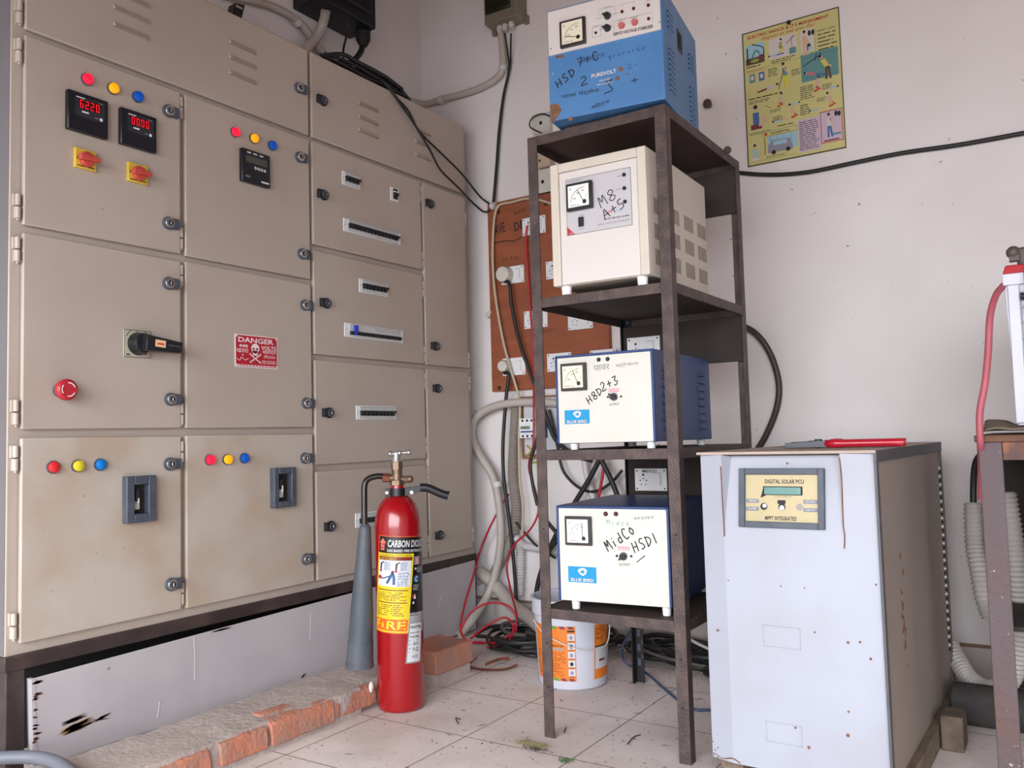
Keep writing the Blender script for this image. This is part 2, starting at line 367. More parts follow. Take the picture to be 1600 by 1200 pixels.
def hinge(k, v, side):
    x0, x1, z0, z1 = DOORS[k][:4]; x = (x0 - .012) if side == 'l' else (x1 + .012)
    z = loc(PF, *{'l': {'1': (36, v), '3': (34, v), '4': (31, v), '5': (29, v), '6': (285, v), '7': (286, v), '8': (288, v)}}.get(side, {}).get(k, (663, v)), -DT)[1]
    if k in ('13', '14') and side == 'r': z = loc(PF, 731, v, -DT)[1]
    q = MB(PF); h = .034; w = .011
    q.box(x - w, x + w * .6, -.009, 0, z + .001, z + h, m_h); q.box(x - w * .6, x + w, -.009, 0, z - h, z - .001, m_h)
    q.cyl((x, -.012, z + .002), (x, -.012, z + h), .0075, m_h, n=12); q.cyl((x, -.012, z - h), (x, -.012, z - .002), .0075, m_h, n=12)
    q.cyl((x, -.012, z - h - .006), (x, -.012, z - h), .004, m_h, n=8)
    q.build('hinge', DO[k], .001)
m_h = BEIGE
for a in [('1', 18, 'l'), ('3', 78, 'l'), ('3', 322, 'l'), ('4', 389, 'l'), ('4', 644, 'l'), ('5', 716, 'l'), ('5', 978, 'l'),
          ('6', 167, 'l'), ('6', 372, 'l'), ('7', 430, 'l'), ('7', 647, 'l'), ('8', 706, 'l'), ('8', 927, 'l'),
          ('9', 303, 'r'), ('9', 406, 'r'), ('10', 451, 'r'), ('10', 552, 'r'), ('11', 594, 'r'), ('11', 695, 'r'), ('12', 742, 'r'), ('12', 850, 'r'),
          ('13', 344, 'r'), ('13', 562, 'r'), ('14', 599, 'r'), ('14', 836, 'r')]:
    m_h = BEIGE_D if a[0] in '58' else BEIGE; hinge(*a)
# indicator lamps
def lamp(k, u, v, m, r=.0155):
    x, z = on_door(k, u, v); q = MB(PF)
    q.cyl((x, -DT, z), (x, -DT - .006, z), r + .0025, DGREY, n=24)
    q.cyl((x, -DT - .006, z), (x, -DT - .014, z), r, m, n=24); q.cyl((x, -DT - .014, z), (x, -DT - .018, z), r, m, r2=r * .6, n=24)
    o = q.build('indicator_lamp', DO[k]); o['label'] = {'r': 'red', 'a': 'yellow', 'y': 'yellow', 'b': 'blue'}[m.name[0]] + ' indicator lamp'
for k, pts, ms in [('3', ((135, 124.5), (175.5, 139), (214, 152)), (LAMP_R, LAMP_Y, LAMP_B)), ('6', ((366, 207), (395.5, 217), (424, 228)), (LAMP_R, LAMP_Y, LAMP_B)),
                   ('5', ((82, 730), (120.5, 728), (155.5, 726)), (LAMP_RO, LAMP_YO, LAMP_BO)), ('8', ((326.5, 718.5), (354, 718), (380.5, 716)), (LAMP_R, LAMP_Y, LAMP_B))]:
    for p, m in zip(pts, ms): lamp(k, *p, m)
def quad(k, TL, TR, BR, BL):
    P = [on_door(k, *p) for p in (TL, TR, BR, BL)]
    return (P[0][0] + P[3][0]) / 2, (P[1][0] + P[2][0]) / 2, (P[2][1] + P[3][1]) / 2, (P[0][1] + P[1][1]) / 2
METER = mat('meter_case', (22, 24, 32), .35); METERP = mat('meter_face', (44, 46, 54), .4)
LED = mat('red_led', (200, 10, 25), .4, emit=(255, 20, 40), es=1.0); LEDBG = mat('led_window', (52, 6, 14), .3); LCDG = mat('grey_lcd', (74, 74, 66), .3)
SEG = {'0': 'abcdef', '2': 'abged', '6': 'acdefg', '3': 'abcdg', '8': 'abcdefg'}
def seven(q, s, x0, x1, z0, z1, y, m):
    n = len(s); st = (x1 - x0) / n; w = st * .62; h = z1 - z0; t = w * .2
    for i, ch in enumerate(s):
        a = x0 + st * i + st * .18; b = a + w; zm = (z0 + z1) / 2
        R = {'a': (a, b, z1 - t, z1), 'd': (a, b, z0, z0 + t), 'g': (a, b, zm - t / 2, zm + t / 2), 'f': (a, a + t, zm, z1), 'b': (b - t, b, zm, z1), 'e': (a, a + t, z0, zm), 'c': (b - t, b, z0, zm)}
        for sgm in SEG[ch]: q.rect(*R[sgm], y, m)
def meter(k, quadpx, digits):
    x0, x1, z0, z1 = quad(k, *quadpx); q = MB(PF); w = x1 - x0; h = z1 - z0; y = -DT - .018
    q.box(x0, x1, y, -DT, z0, z1, METER)
    q.rect(x0 + w * .17, x1 - w * .1, z1 - h * .62, z1 - h * .1, y - .0006, METERP)
    q.rect(x0 + w * .25, x1 - w * .2, z1 - h * .4, z1 - h * .17, y - .001, LEDBG)
    seven(q, digits, x0 + w * .26, x1 - w * .21, z1 - h * .385, z1 - h * .19, y - .0014, LED)
    q.rect(x0 + w * .19, x0 + w * .4, z1 - h * .15, z1 - h * .125, y - .0012, WHITEP); q.rect(x1 - w * .25, x1 - w * .14, z1 - h * .15, z1 - h * .125, y - .0012, INKG)
    q.rect(x0 + w * .33, x0 + w * .5, z1 - h * .5, z1 - h * .46, y - .0012, WHITEP)
    q.disc(x1 - w * .19, z1 - h * .55, w * .04, y - .0012, WHITEP); q.rect(x1 - w * .35, x1 - w * .26, z1 - h * .56, z1 - h * .53, y - .0012, INKG)
    q.build('digital_meter', DO[k], .003)
meter('3', ((101, 141), (164, 160), (164, 219), (101, 203)), '6220')
meter('3', ((184, 168), (240, 187), (239.5, 241), (184, 226)), '0000')
x0, x1, z0, z1 = quad('6', (373, 232), (417.5, 245), (417, 295), (374, 284)); q = MB(PF); w = x1 - x0; h = z1 - z0; y = -DT - .018
q.box(x0, x1, y, -DT, z0, z1, METER); q.rect(x0 + w * .12, x1 - w * .12, z1 - h * .4, z1 - h * .19, y - .0008, LCDG)
for i in range(3): q.rect(x0 + w * (.16 + i * .22), x0 + w * (.3 + i * .22), z1 - h * .12, z1 - h * .08, y - .001, WHITEP)
for i in range(4): q.disc(x0 + w * (.46 + i * .11), z1 - h * .52, w * .045, y - .001, WHITEP); q.disc(x0 + w * (.46 + i * .11), z1 - h * .52, w * .02, y - .0014, METER)
q.rect(x0 + w * .1, x0 + w * .26, z0 + h * .14, z0 + h * .2, y - .001, INKG); q.rect(x0 + w * .66, x0 + w * .93, z0 + h * .09, z0 + h * .14, y - .001, WHITEP)
q.build('digital_meter', DO['6'], .003)
# yellow rotary switches with red knobs
YEL = mat('yellow_plastic', (214, 178, 64), .45); KNOB = mat('faded_red_knob', (196, 76, 66), .45, var=(170, 56, 50), vs=30)
for qp in (((114, 231), (147.5, 238.5), (147.5, 268.5), (114.5, 262.5)), ((197, 253), (228, 261.5), (228.5, 289.5), (197, 284))):
    x0, x1, z0, z1 = quad('3', *qp); cx, cz = (x0 + x1) / 2, (z0 + z1) / 2 - .001; q = MB(PF)
    q.box(x0, x1, -DT - .012, -DT, z0, z1, YEL)
    q.text('0', cx - .003, cx + .003, z1 - .012, z1 - .005, -DT - .0126, INK); q.rect(x0 + .006, x0 + .03, z0 + .005, z0 + .008, -DT - .0126, INK); q.rect(x1 - .03, x1 - .006, z0 + .005, z0 + .008, -DT - .0126, INK)
    q.text('1', x0 + .005, x0 + .008, cz - .004, cz + .004, -DT - .0126, INK)
    q.cyl((cx, -DT - .012, cz), (cx, -DT - .026, cz), .0235, KNOB, r2=.021, n=28)
    q.hexa([(cx - .029, -DT - .038, cz + .009), (cx + .031, -DT - .038, cz + .006), (cx + .031, -DT - .038, cz - .006), (cx - .029, -DT - .038, cz - .009),
            (cx - .029, -DT - .02, cz + .009), (cx + .031, -DT - .02, cz + .006), (cx + .031, -DT - .02, cz - .006), (cx - .029, -DT - .02, cz - .009)], KNOB)
    q.build('rotary_switch', DO['3'], .002)
# main isolator handle
x0, x1, z0, z1 = quad('4', (192, 515), (234, 518), (233.5, 559.5), (193, 558)); q = MB(PF); cx = (x0 + x1) / 2 + .002; cz = (z0 + z1) / 2
PLATE = mat('isolator_plate', (186, 182, 160), .4, metal=.1)
q.box(x0, x1, -DT - .004, -DT, z0, z1, PLATE)
for a, b_ in ((x0, z0), (x0, z1), (x1, z0), (x1, z1)): pass
q.rect(x0, x1, z0, z0 + .0015, -DT - .0045, INK); q.rect(x0, x1, z1 - .0015, z1, -DT - .0045, INK); q.rect(x0, x0 + .0015, z0, z1, -DT - .0045, INK); q.rect(x1 - .0015, x1, z0, z1, -DT - .0045, INK)
q.stroke([(cx - .04, cz + .022), (cx - .03, cz + .035), (cx - .022, cz + .04)], .002, -DT - .0046, INK); q.stroke([(cx + .02, cz + .041), (cx + .032, cz + .034), (cx + .04, cz + .024)], .002, -DT - .0046, INK)
q.text('O', cx - .007, cx + .003, cz + .034, cz + .043, -DT - .0046, mat('green_ink', (40, 90, 60), .5)); q.rect(x0 + .008, x0 + .02, z0 + .006, z0 + .01, -DT - .0046, INK); q.rect(x1 - .03, x1 - .012, z0 + .01, z0 + .018, -DT - .0046, RED)
q.cyl((cx, -DT - .004, cz), (cx, -DT - .04, cz), .036, BLACK, r2=.030, n=32)
p = frame(XP, 0, 0, 'left') @ Matrix.Translation((cx, 0, cz)) @ Matrix.Rotation(math.radians(4), 4, 'Y'); q.M = p
q.hexa([(-.008, -DT - .062, .024), (.116, -DT - .062, .017), (.116, -DT - .062, -.017), (-.008, -DT - .062, -.024), (-.008, -DT - .03, .026), (.116, -DT - .040, .017), (.116, -DT - .040, -.017), (-.008, -DT - .03, -.026)], BLACK)
q.rect(.02, .056, -.009, .013, -DT - .0626, mat('peach_label', (236, 190, 150), .5)); q.rect(.027, .05, -.002, .004, -DT - .063, mat('orange_print', (190, 80, 40), .5))
q.box(.066, .112, -DT - .0635, -DT - .06, .0, .004, DGREY)
q.build('isolator_switch', DO['4'], .004)
# emergency stop
x, z = on_door('4', 93, 610); q = MB(PF)
q.cyl((x, -DT, z), (x, -DT - .022, z), .020, DGREY, n=28); q.cyl((x, -DT - .02, z), (x, -DT - .03, z), .022, RED, r2=.03, n=32); q.cyl((x, -DT - .03, z), (x, -DT - .042, z), .030, RED, n=32); q.cyl((x, -DT - .042, z), (x, -DT - .047, z), .030, RED, r2=.024, n=32)
for a0 in (20, 140, 260):
    q.stroke([(x + .019 * math.cos(math.radians(a0 + t)), z + .019 * math.sin(math.radians(a0 + t))) for t in range(0, 90, 15)], .003, -DT - .0478, WHITEP)
q.build('emergency_stop_button', DO['4'])
# deep black breaker windows on the two bottom doors
for k, qp in (('5', ((190, 745), (237, 742), (237, 813.5), (191, 818))), ('8', ((421, 731), (455.5, 730.5), (456, 791), (421.5, 794)))):
    x0, x1, z0, z1 = quad(k, *qp); q = MB(PF); y = -DT - .026; b_ = .026 if k == '5' else .022
    q.box(x0, x0 + b_, y, -DT, z0, z1, DGREY); q.box(x1 - b_, x1, y, -DT, z0, z1, DGREY); q.box(x0 + b_, x1 - b_, y, -DT, z1 - b_, z1, DGREY); q.box(x0 + b_, x1 - b_, y, -DT, z0, z0 + b_, DGREY)
    ix0, ix1, iz0, iz1 = x0 + b_, x1 - b_, z0 + b_, z1 - b_; yb = -DT - .001
    q.rect(ix0, ix1, iz0, iz1, yb, BLACKM)
    sw = (ix1 - ix0)
    q.box(ix0 + sw * .1, ix0 + sw * .62, yb - .006, yb, iz0 + .012, iz1 - .03, OFFW); q.box(ix0 + sw * .2, ix0 + sw * .45, yb - .018, yb - .004, (iz0 + iz1) / 2 - .006, (iz0 + iz1) / 2 + .03, BLACKM)
    q.box(ix0 + sw * .3, ix0 + sw * .42, yb - .02, yb - .005, iz0 + .03, iz1 - .04, OFFW)
    q.build('breaker_window', DO[k], .003)
# modular breakers showing through the doors
MCBW = mat('mcb_grey_white', (200, 200, 200), .45, var=(180, 178, 176), vs=30)
def mcb(k, qp, n, up=False, odd=None):
    x0, x1, z0, z1 = quad(k, *qp); q = MB(PF); h = z1 - z0; w = x1 - x0; y = -DT - .006; e = w * (.06 if n > 4 else .1)
    q.box(x0, x1, y + .002, -DT, z0, z1, WHITEP)
    p = (w - 2 * e) / n
    q.box(x0 + e, x1 - e, y - .004, y, z0 + h * .44, z1 - h * .06, MCBW); q.box(x0 + e, x1 - e, y - .002, y, z0 + h * .05, z0 + h * .44, MCBW)
    zc = z0 + h * (.5 if not up else .3)
    for i in range(n):
        a = x0 + e + p * i
        q.rect(a + p * .15, a + p * .85, z1 - h * .13, z1 - h * .1, y - .0046, INKG)
        if up:
            q.box(a + p * .15, a + p * .85, y - .012, y - .002, zc - h * .13, zc + h * .12, BLACK if i != odd else mat('blue_toggle', (40, 60, 190), .4))
            if odd is not None and i > 6: q.stroke([(a + p * .2, z1 - h * .2), (a + p * .5, z1 - h * .34), (a + p * .8, z1 - h * .22)], .0015, y - .0046, INK)
        else:
            q.box(a + p * .1, a + p * .62, y - .013, y - .002, zc - h * .22, zc + h * .02, BLACK)
    if not up: q.box(x0 + e, x1 - e, y - .015, y - .002, zc - h * .02, zc + h * .14, BLACK)
    if odd is not None: q.box(x0 + e + p * 1.1, x0 + e + p * 1.9, y - .014, y, z0 + h * .4, z0 + h * .85, mat('blue_toggle', (40, 60, 190), .4))
    q.rect(x0 + w * .012, x0 + w * .012 + .003, (z0 + z1) / 2 - .002, (z0 + z1) / 2 + .002, y + .0014, INK)
    q.build('circuit_breaker_row' if n > 2 else 'circuit_breaker', DO[k], .0006, seg=1)
mcb('9', ((534, 267), (562, 276), (562, 296), (534, 289)), 4)
x0, x1, z0, z1 = quad('9', (609, 292), (622, 295.5), (622.5, 316.5), (610, 313)); q = MB(PF); w = x1 - x0; h = z1 - z0
q.box(x0, x1, -DT - .004, -DT, z0, z1, WHITEP); q.box(x0 + w * .3, x1 - w * .18, -DT - .007, -DT - .003, z0 + h * .15, z1 - h * .08, BLACK); q.box(x0 + w * .35, x1 - w * .22, -DT - .015, -DT - .006, z0 + h * .4, z0 + h * .62, BLACKM); q.box(x0 + w * .3, x1 - w * .18, -DT - .009, -DT - .003, z0 + h * .64, z0 + h * .74, WHITEP)
q.build('circuit_breaker', DO['9'], .0006, seg=1)
mcb('9', ((536, 340.6), (624.5, 365), (625.5, 384), (536, 360.5)), 14)
mcb('10', ((560.5, 435), (604.5, 444), (605.5, 464), (561, 457)), 7)
mcb('10', ((537.5, 504.5), (628, 516), (629.5, 536.5), (538, 526)), 15, True, 1)
mcb('11', ((556, 634), (617, 635), (618, 655.5), (556, 656)), 9)
mcb('12', ((554.5, 804), (618, 793), (619, 815), (555, 825.5)), 9)
# danger plate
x0, x1, z0, z1 = quad('7', (366.5, 521), (433, 528.5), (433, 577), (367, 572.5)); q = MB(PF); w = x1 - x0; h = z1 - z0
DR = mat('danger_red', (178, 28, 44), .4); DW = mat('danger_white', (232, 222, 224), .5)
y = -DT - .002; q.box(x0, x1, y, -DT, z0, z1, DW); y -= .0004; q.rect(x0 + .003, x1 - .003, z0 + .003, z1 - .003, y, DR); y -= .0004
def T(s, a, b, c_, d_, bold=True): q.text(s, x0 + w * a, x0 + w * b, z0 + h * c_, z0 + h * d_, y, DW, bold)
T('DANGER', .07, .9, .76, .92); T('440', .08, .29, .6, .7); T('VOLTS', .60, .96, .58, .7)
T('\u0916\u0924\u0930\u093e', .03, .3, .44, .56, False); T('\u0916\u092c\u0930\u0926\u093e\u0930', .63, .96, .45, .56, False); T('\u0c2a\u0c4d\u0c30\u0c2e\u0c3e', .66, .95, .32, .42, False)
q.stroke([(x0 + w * .03, z0 + h * .26), (x0 + w * .1, z0 + h * .2), (x0 + w * .14, z0 + h * .3), (x0 + w * .22, z0 + h * .22), (x0 + w * .3, z0 + h * .28)], .002, y, DW); q.disc(x0 + w * .17, z0 + h * .37, .003, y, DW)
for zz in (.25, .19): T('FOR CAUTION', .62, .95, zz - .05, zz - .01)
for i in range(12): q.rect(x0 + w * (.06 + i * .073), x0 + w * (.115 + i * .073), z0 + h * .045, z0 + h * .075, y, DW)
sx, sz = x0 + w * .46, z0 + h * .55
q.disc(sx, sz + h * .05, w * .095, y, DW, rz=h * .15); q.rect(sx - w * .055, sx + w * .055, sz - h * .17, sz - h * .02, y, DW)
for s in (-1, 1):
    q.disc(sx + s * w * .04, sz + h * .03, w * .025, y - .0004, DR, rz=h * .04)
    q.stroke([(sx - s * w * .12, sz - h * .14), (sx + s * w * .11, sz - h * .38)], .0045, y, DW); q.disc(sx - s * w * .12, sz - h * .14, .0038, y, DW); q.disc(sx + s * w * .11, sz - h * .38, .0038, y, DW)
q.disc(sx, sz - h * .04, w * .012, y - .0004, DR); q.rect(sx - w * .04, sx + w * .04, sz - h * .115, sz - h * .1, y - .0004, DR)
for a, b_ in ((.035, .06), (.035, .94), (.965, .06), (.965, .94)): q.disc(x0 + w * a, z0 + h * b_, .0035, y, DW)
tag(q.build('danger_sign', DO['7']), 'small red and white DANGER 440 VOLTS plate with a skull and crossbones')

# rust patch marks worn on the loose sheet leaning below the cabinet
LP = frame(-2.385, 0, 0, 'left')
pts = [loc(LP, 47, 1061), loc(LP, 741, 875), loc(LP, 744, 985), loc(LP, 50, 1213)]
(xa, za), (xb, zb), (xc, zc), (xd, zd) = pts
q = MB(LP); t = .004; y = -.004
xb = xc = min(xb, 3.30)
q.hexa([(xa, y, za), (xb, y, zb), (xc, y, .006), (xd, y, .05), (xa, 0, za), (xb, 0, zb), (xc, 0, .006), (xd, 0, .05)], GREYP)
q.hexa([(xa, y - .001, za), (xa + .012, y - .001, za - .002), (xd + .012, y - .001, .05), (xd, y - .001, .05), (xa, .02, za), (xa + .012, .02, za), (xd + .012, .02, .05), (xd, .02, .05)], GREYP)
sheet = thing('steel_sheet', 'long pale grey steel sheet with rust scratches leaning under the cabinet behind the brick kerb', 'steel sheet', (-2.39, 2.2, 0))
q.build('panel', sheet, .001)
RUST = mat('rust_mark', (104, 62, 40), .9, var=(60, 38, 30), vs=90, vamt=.8); RUSTL = mat('rust_stain', (176, 138, 96), .8, var=(196, 170, 140), vs=60)
SCR = mat('white_scratch', (232, 230, 232), .6)
q = MB(LP); rr = random.Random(3); yy = y - .0016
def smear(u0, v0, u1, v1, wpx, m, n=1):
    for i in range(n):
        j = lambda: rr.uniform(-1, 1) * wpx * (n > 1)
        a = loc(LP, u0 + j(), v0 + j(), yy); b_ = loc(LP, u1 + j(), v1 + j(), yy)
        mid = ((a[0] + b_[0]) / 2 + rr.uniform(-1, 1) * .002, (a[1] + b_[1]) / 2)
        ww = rr.uniform(.5, 1) * .004; L = math.hypot(b_[0] - a[0], b_[1] - a[1])
        q.add([(a[0], yy, a[1]), (mid[0], yy, mid[1] - ww), (b_[0], yy, b_[1]), (mid[0] - L * .1, yy, mid[1] + ww)], [(0, 1, 2, 3)], m)
smear(92, 1147, 145, 1122, 4, RUSTL, 8); smear(95, 1132, 135, 1115, 3, RUST, 6); smear(98, 1149, 148, 1126, 4, RUST, 7); smear(148, 1130, 172, 1117, 5, RUST, 5); smear(51, 1070, 66, 1064, 2, RUST, 5)
for v in (1085, 1090, 1094, 1110, 1122, 1135, 1140, 1147, 1156, 1160): smear(51, v, rr.uniform(58, 68), v - 3, 2, RUST, 2)
smear(330, 988, 362, 980, 1, RUST, 3); smear(478, 1052, 470, 1060, 1, RUST, 3)
tag(q.build('rust_stain', sheet), kind='stuff')
q = MB(LP)
for a, b_ in (((303, 995), (304, 1062)), ((249, 1096), (245, 1122)), ((485, 957), (484, 1000)), ((640 + 50, 930), (684, 950))):
    pa = loc(LP, *a, yy); pb = loc(LP, *b_, yy); q.stroke([pa, ((pa[0] + pb[0]) / 2 + .002, (pa[1] + pb[1]) / 2), pb], .003, yy - .0002, SCR)
q.build('paint_scratch', sheet)

# ================================================================ brick kerb
MORT = mat('cement_mortar', (178, 164, 158), .95, var=(152, 138, 132), vs=12, vamt=.5, speck=.2, sps=50, bump=.5, bs=60)
BRICK = mat('brick', (188, 118, 94), .92, var=(150, 122, 108), vs=14, vamt=.85, speck=.12, sps=50, bump=.5, bs=70)
kerb = thing('brick_kerb', 'low kerb of red bricks set in grey mortar along the floor in front of the cabinet', 'kerb', (-2.08, 1.95, 0))
rr = random.Random(5)
def rough_bar(x0, x1, y0, y1, z0, z1, m, n=14, j=.006):      # block with wobbly faces, bottom stays on z0
    q = MB(); vs = []; fs = []
    for i in range(n + 1):
        y_ = y0 + (y1 - y0) * i / n
        jt = lambda: rr.uniform(-j, j)
        vs += [(x0 + jt(), y_, z0), (x1 + jt(), y_, z0), (x1 + jt(), y_, (z0 + z1) / 2), (x1 - .006 + jt(), y_, z1 - .004 + jt() * .6), ((x0 + x1) / 2 + jt(), y_, z1 + jt() * .6), (x0 + jt(), y_, z1 + jt() * .6)]
    for i in range(n):
        for k in range(6): fs.append((i * 6 + k, i * 6 + (k + 1) % 6, (i + 1) * 6 + (k + 1) % 6, (i + 1) * 6 + k))
    fs += [tuple(range(6))[::-1], tuple(range(n * 6, n * 6 + 6))]; q.add(vs, fs, m); return q
rough_bar(-2.25, -2.012, .75, 2.12, 0, .09, MORT, 40, .006).build('mortar', kerb, ang=60)
rough_bar(-2.25, -2.045, 2.10, 2.66, 0, .088, MORT, 16, .006).build('mortar', kerb, ang=60)
def ky(u, v): return at(u, v, 0, -2.006)
for (p0, p1, zb_, xo) in (((219, 1205), (328, 1180), .078, .004), ((344, 1172), (417, 1150), .080, .003), ((423, 1145), (520, 1110), .086, .006), ((528, 1105), (590, 1080), .078, -.006)):
    ya, yb = ky(*p0).y, ky(*p1).y; rough_bar(-2.05, -2.004 + xo, ya, yb, .016, zb_, BRICK, 8, .004).build('brick', kerb, .004, ang=60)
for (ya, yb, za, zb_, xo) in ((.80, 1.00, .012, .078, 0), (2.24, 2.36, .02, .08, -.035), (2.38, 2.46, .012, .07, -.04)):
    b_ = rough_bar(-2.09, -2.004 + xo, ya, yb, za, zb_, BRICK, 8, .0035); b_.build('brick', kerb, .004, ang=60)
rough_bar(-2.13, -1.985, 2.48, 2.69, 0, .05, MORT, 8, .005).build('mortar', kerb, ang=60)
b_ = rough_bar(-2.15, -1.975, 2.47, 2.70, .04, .125, BRICK, 8, .004); b_.build('brick', kerb, .006, ang=60)
for (ya, yb) in ((1.74, 1.86), ): rough_bar(-2.10, -2.055, ya, yb, .05, .094, BRICK, 6, .004).build('brick', kerb, .004, ang=60)
# ================================================================ fire extinguisher
EX, EY = -1.942, 2.235
EF = frame(EX, EY, 0, 'back', math.radians(41))
ext = thing('fire_extinguisher', 'red carbon dioxide fire extinguisher with grey horn standing on the floor before the kerb', 'fire extinguisher', (EX, EY, 0))
REDP = mat('red_enamel', (148, 8, 18), .22, coat=.5, var=(138, 8, 16), vs=5, vamt=.3, speck=.06, sps=60, speckcol=(230, 190, 190))
ez = lambda v: loc(EF, 625, v)[1]
q = MB(EF); R_ = .0795; zs = ez(822); zn = ez(774)
prof = [(0, .004), (.068, 0), (.076, .004), (R_, .016), (R_, zs)]
for i in range(1, 9):
    a = math.pi / 2 * i / 8; prof.append((.024 + (R_ - .024) * math.cos(a), zs + (zn - zs) * math.sin(a)))
prof += [(.0225, zn + .004), (.0225, ez(757)), (0, ez(757))]
q.lathe(prof, REDP, 64); q.build('cylinder', ext, ang=50)
BRASS = mat('tarnished_brass', (120, 98, 80), .4, metal=.6, var=(80, 66, 56), vs=60, bump=.1); COPP = mat('copper_nut', (128, 74, 56), .45, metal=.5, var=(90, 56, 46), vs=60)
q = MB(EF)
q.cyl((0, 0, ez(758)), (0, 0, ez(750)), .026, BRASS, n=6); q.cyl((0, 0, ez(751)), (0, 0, ez(733)), .018, BRASS, n=20)
q.cyl((0, 0, ez(734)), (0, 0, ez(721)), .0205, BRASS, n=6); q.cyl((0, 0, ez(747)), (-.03, 0, ez(746)), .013, BRASS, n=16)
q.cyl((.01, 0, ez(749)), (.040, -.006, ez(749)), .012, BRASS, n=8); q.ball((.044, -.006, ez(749)), .013, BRASS)
q.build('valve', ext, .001)
q = MB(EF); q.cyl((-.024, 0, ez(746)), (-.05, 0, ez(745.5)), .0165, COPP, n=6); q.build('hose_nut', ext, .001)
q = MB(EF); q.lathe([(.0, ez(721)), (.019, ez(721)), (.014, ez(713)), (.012, ez(708)), (0, ez(708))], CHROME, 20)
xl, zl = loc(EF, 610, 711.5); xr, zr = loc(EF, 639, 709.5); zl += .006; zr += .006; q.cyl((xl, -.003, zl), (xr, -.003, zr), .0048, CHROME, n=12)
for x, z in ((xl, zl), (xr, zr), ((xl + xr) / 2, (zl + zr) / 2)): q.ball((x, -.003, z), .0095, CHROME)
q.build('hand_wheel', ext)
# clamp with carrying handle
q = MB(EF); zc0, zc1 = ez(775.5), ez(762.5)
q.lathe([(.0235, zc0), (.0265, zc0), (.0265, zc1), (.0235, zc1), (.0235, zc0)], BLACK, 28)
xl = loc(EF, 602, 769)[0]; q.box(xl, -.02, -.006, .006, zc0, zc1, BLACK); q.cyl((-.036, -.006, (zc0 + zc1) / 2), (-.036, -.011, (zc0 + zc1) / 2), .006, CHROME, n=12)
x1, z1 = loc(EF, 643, 769); x2, z2 = loc(EF, 660, 763)
q.hexa([(.02, -.007, zc1), (x2, -.007, z2 + .009), (x2, -.007, z2 - .009), (.02, -.007, zc0), (.02, .007, zc1), (x2, .007, z2 + .009), (x2, .007, z2 - .009), (.02, .007, zc0)], BLACK)
q.cyl((x1, -.007, z1), (x1, -.012, z1), .007, CHROME, n=12); q.cyl((x2 - .003, -.007, z2), (x2 - .003, -.012, z2), .006, CHROME, n=12)
q.build('neck_clamp', ext, .001)
x3, z3 = loc(EF, 699, 774); q = MB(EF)
q.tube([(x2 - .008, 0, z2 + .003), (x2 + .02, 0, z2), (x3 - .02, 0, z3 + .006), (x3, 0, z3)], .0145, BLACK, n=14); q.cyl((x3, 0, z3), (x3 + .003, 0, z3 - .001), .0165, BLACK, n=16)
q.build('handle', ext)
# hose and horn
q = MB(EF); hp = [loc(EF, *p) for p in ((605, 745), (590, 744), (576, 748), (570, 758), (569.5, 785), (570, 820))]
q.tube([(x, -.012 * i / 3, z) for i, (x, z) in enumerate(hp)], .0105, mat('black_rubber', (26, 24, 25), .3), n=12); q.build('hose', ext)
q = MB(EF); HORN = mat('grey_horn', (70, 76, 84), .55, var=(92, 96, 102), vs=12, vamt=.5)
a = Vector((*[loc(EF, 571, 818)[0]], -.02, loc(EF, 571, 818)[1])); b_ = Vector((loc(EF, 562, 1040)[0], -.01, loc(EF, 562, 1040)[1]))
ax = (b_ - a)
for t0, t1, r0, r1 in ((0, .02, .013, .019), (.02, .62, .0195, .038), (.62, .82, .038, .041), (.82, .97, .0425, .0455), (.97, 1, .047, .0475)):
    q.cyl(a + ax * t0, a + ax * t1, r0, HORN, r1, 36)
q.build('horn', ext)
# wrapped printed label
YL = mat('label_yellow', (210, 188, 34), .3); BKL = mat('label_black', (24, 18, 18), .3); WL = mat('label_white', (200, 200, 204), .3); ORL = mat('label_orange', (222, 96, 30), .3); MAR = mat('label_maroon', (120, 34, 24), .35); GRL = mat('label_grey', (150, 150, 152), .35)
BLU = mat('print_blue', (40, 84, 130), .5)
q = MB(EF); A0 = math.radians(-50); zt_ = ez(833); TILT = math.radians(6.5)
def wrapfn(r):
    def f(p):          # p.x arc length, p.y -> outward (negative), p.z down from the label top
        s_ = p.x * math.cos(TILT) + p.z * math.sin(TILT); z = p.z * math.cos(TILT) - p.x * math.sin(TILT) * .55
        th = A0 + s_ / R_; rad = r - p.y; return Vector((rad * math.sin(th), -rad * math.cos(th), zt_ + z))
    return f
q.fn = wrapfn(R_)
LH = .315; LW = .150
q.rect(0, .205, -.012, 0, -.0006, BKL, 20, 1); q.rect(0, .205, -.055, -.012, -.0006, BKL, 20, 3); q.rect(LW - .022, .205, -LH + .065, -.055, -.0006, BKL, 10, 8); q.rect(LW - .018, .205, -LH + .0, -LH + .065, -.0007, GRL, 10, 2)
q.rect(0, LW - .018, -LH, -.055, -.0008, YL, 16, 10)
q.rect(-.003, .205, 0, .002, -.0006, ORL, 20, 1); q.rect(-.003, 0, -LH, 0, -.0006, ORL, 1, 10); q.rect(-.003, LW - .018, -LH - .003, -LH, -.0006, ORL, 16, 1)
q.text('CARBON DIOXIDE', .036, .190, -.034, -.010, -.0014, WL, True); q.text('GAS BASED FIRE EXTINGUISHER', .036, .190, -.050, -.041, -.0014, WL, True)
q.poly([(.004, -.022), (.016, -.006), (.030, -.022), (.025, -.022), (.025, -.046), (.009, -.046), (.009, -.022)], -.0014, mat('print_salmon', (226, 110, 96), .4))
for i, s_ in enumerate(('THE', 'BEST')): q.text(s_, .011, .023, -.030 - .011 * i, -.023 - .011 * i, -.0018, MAR, True)
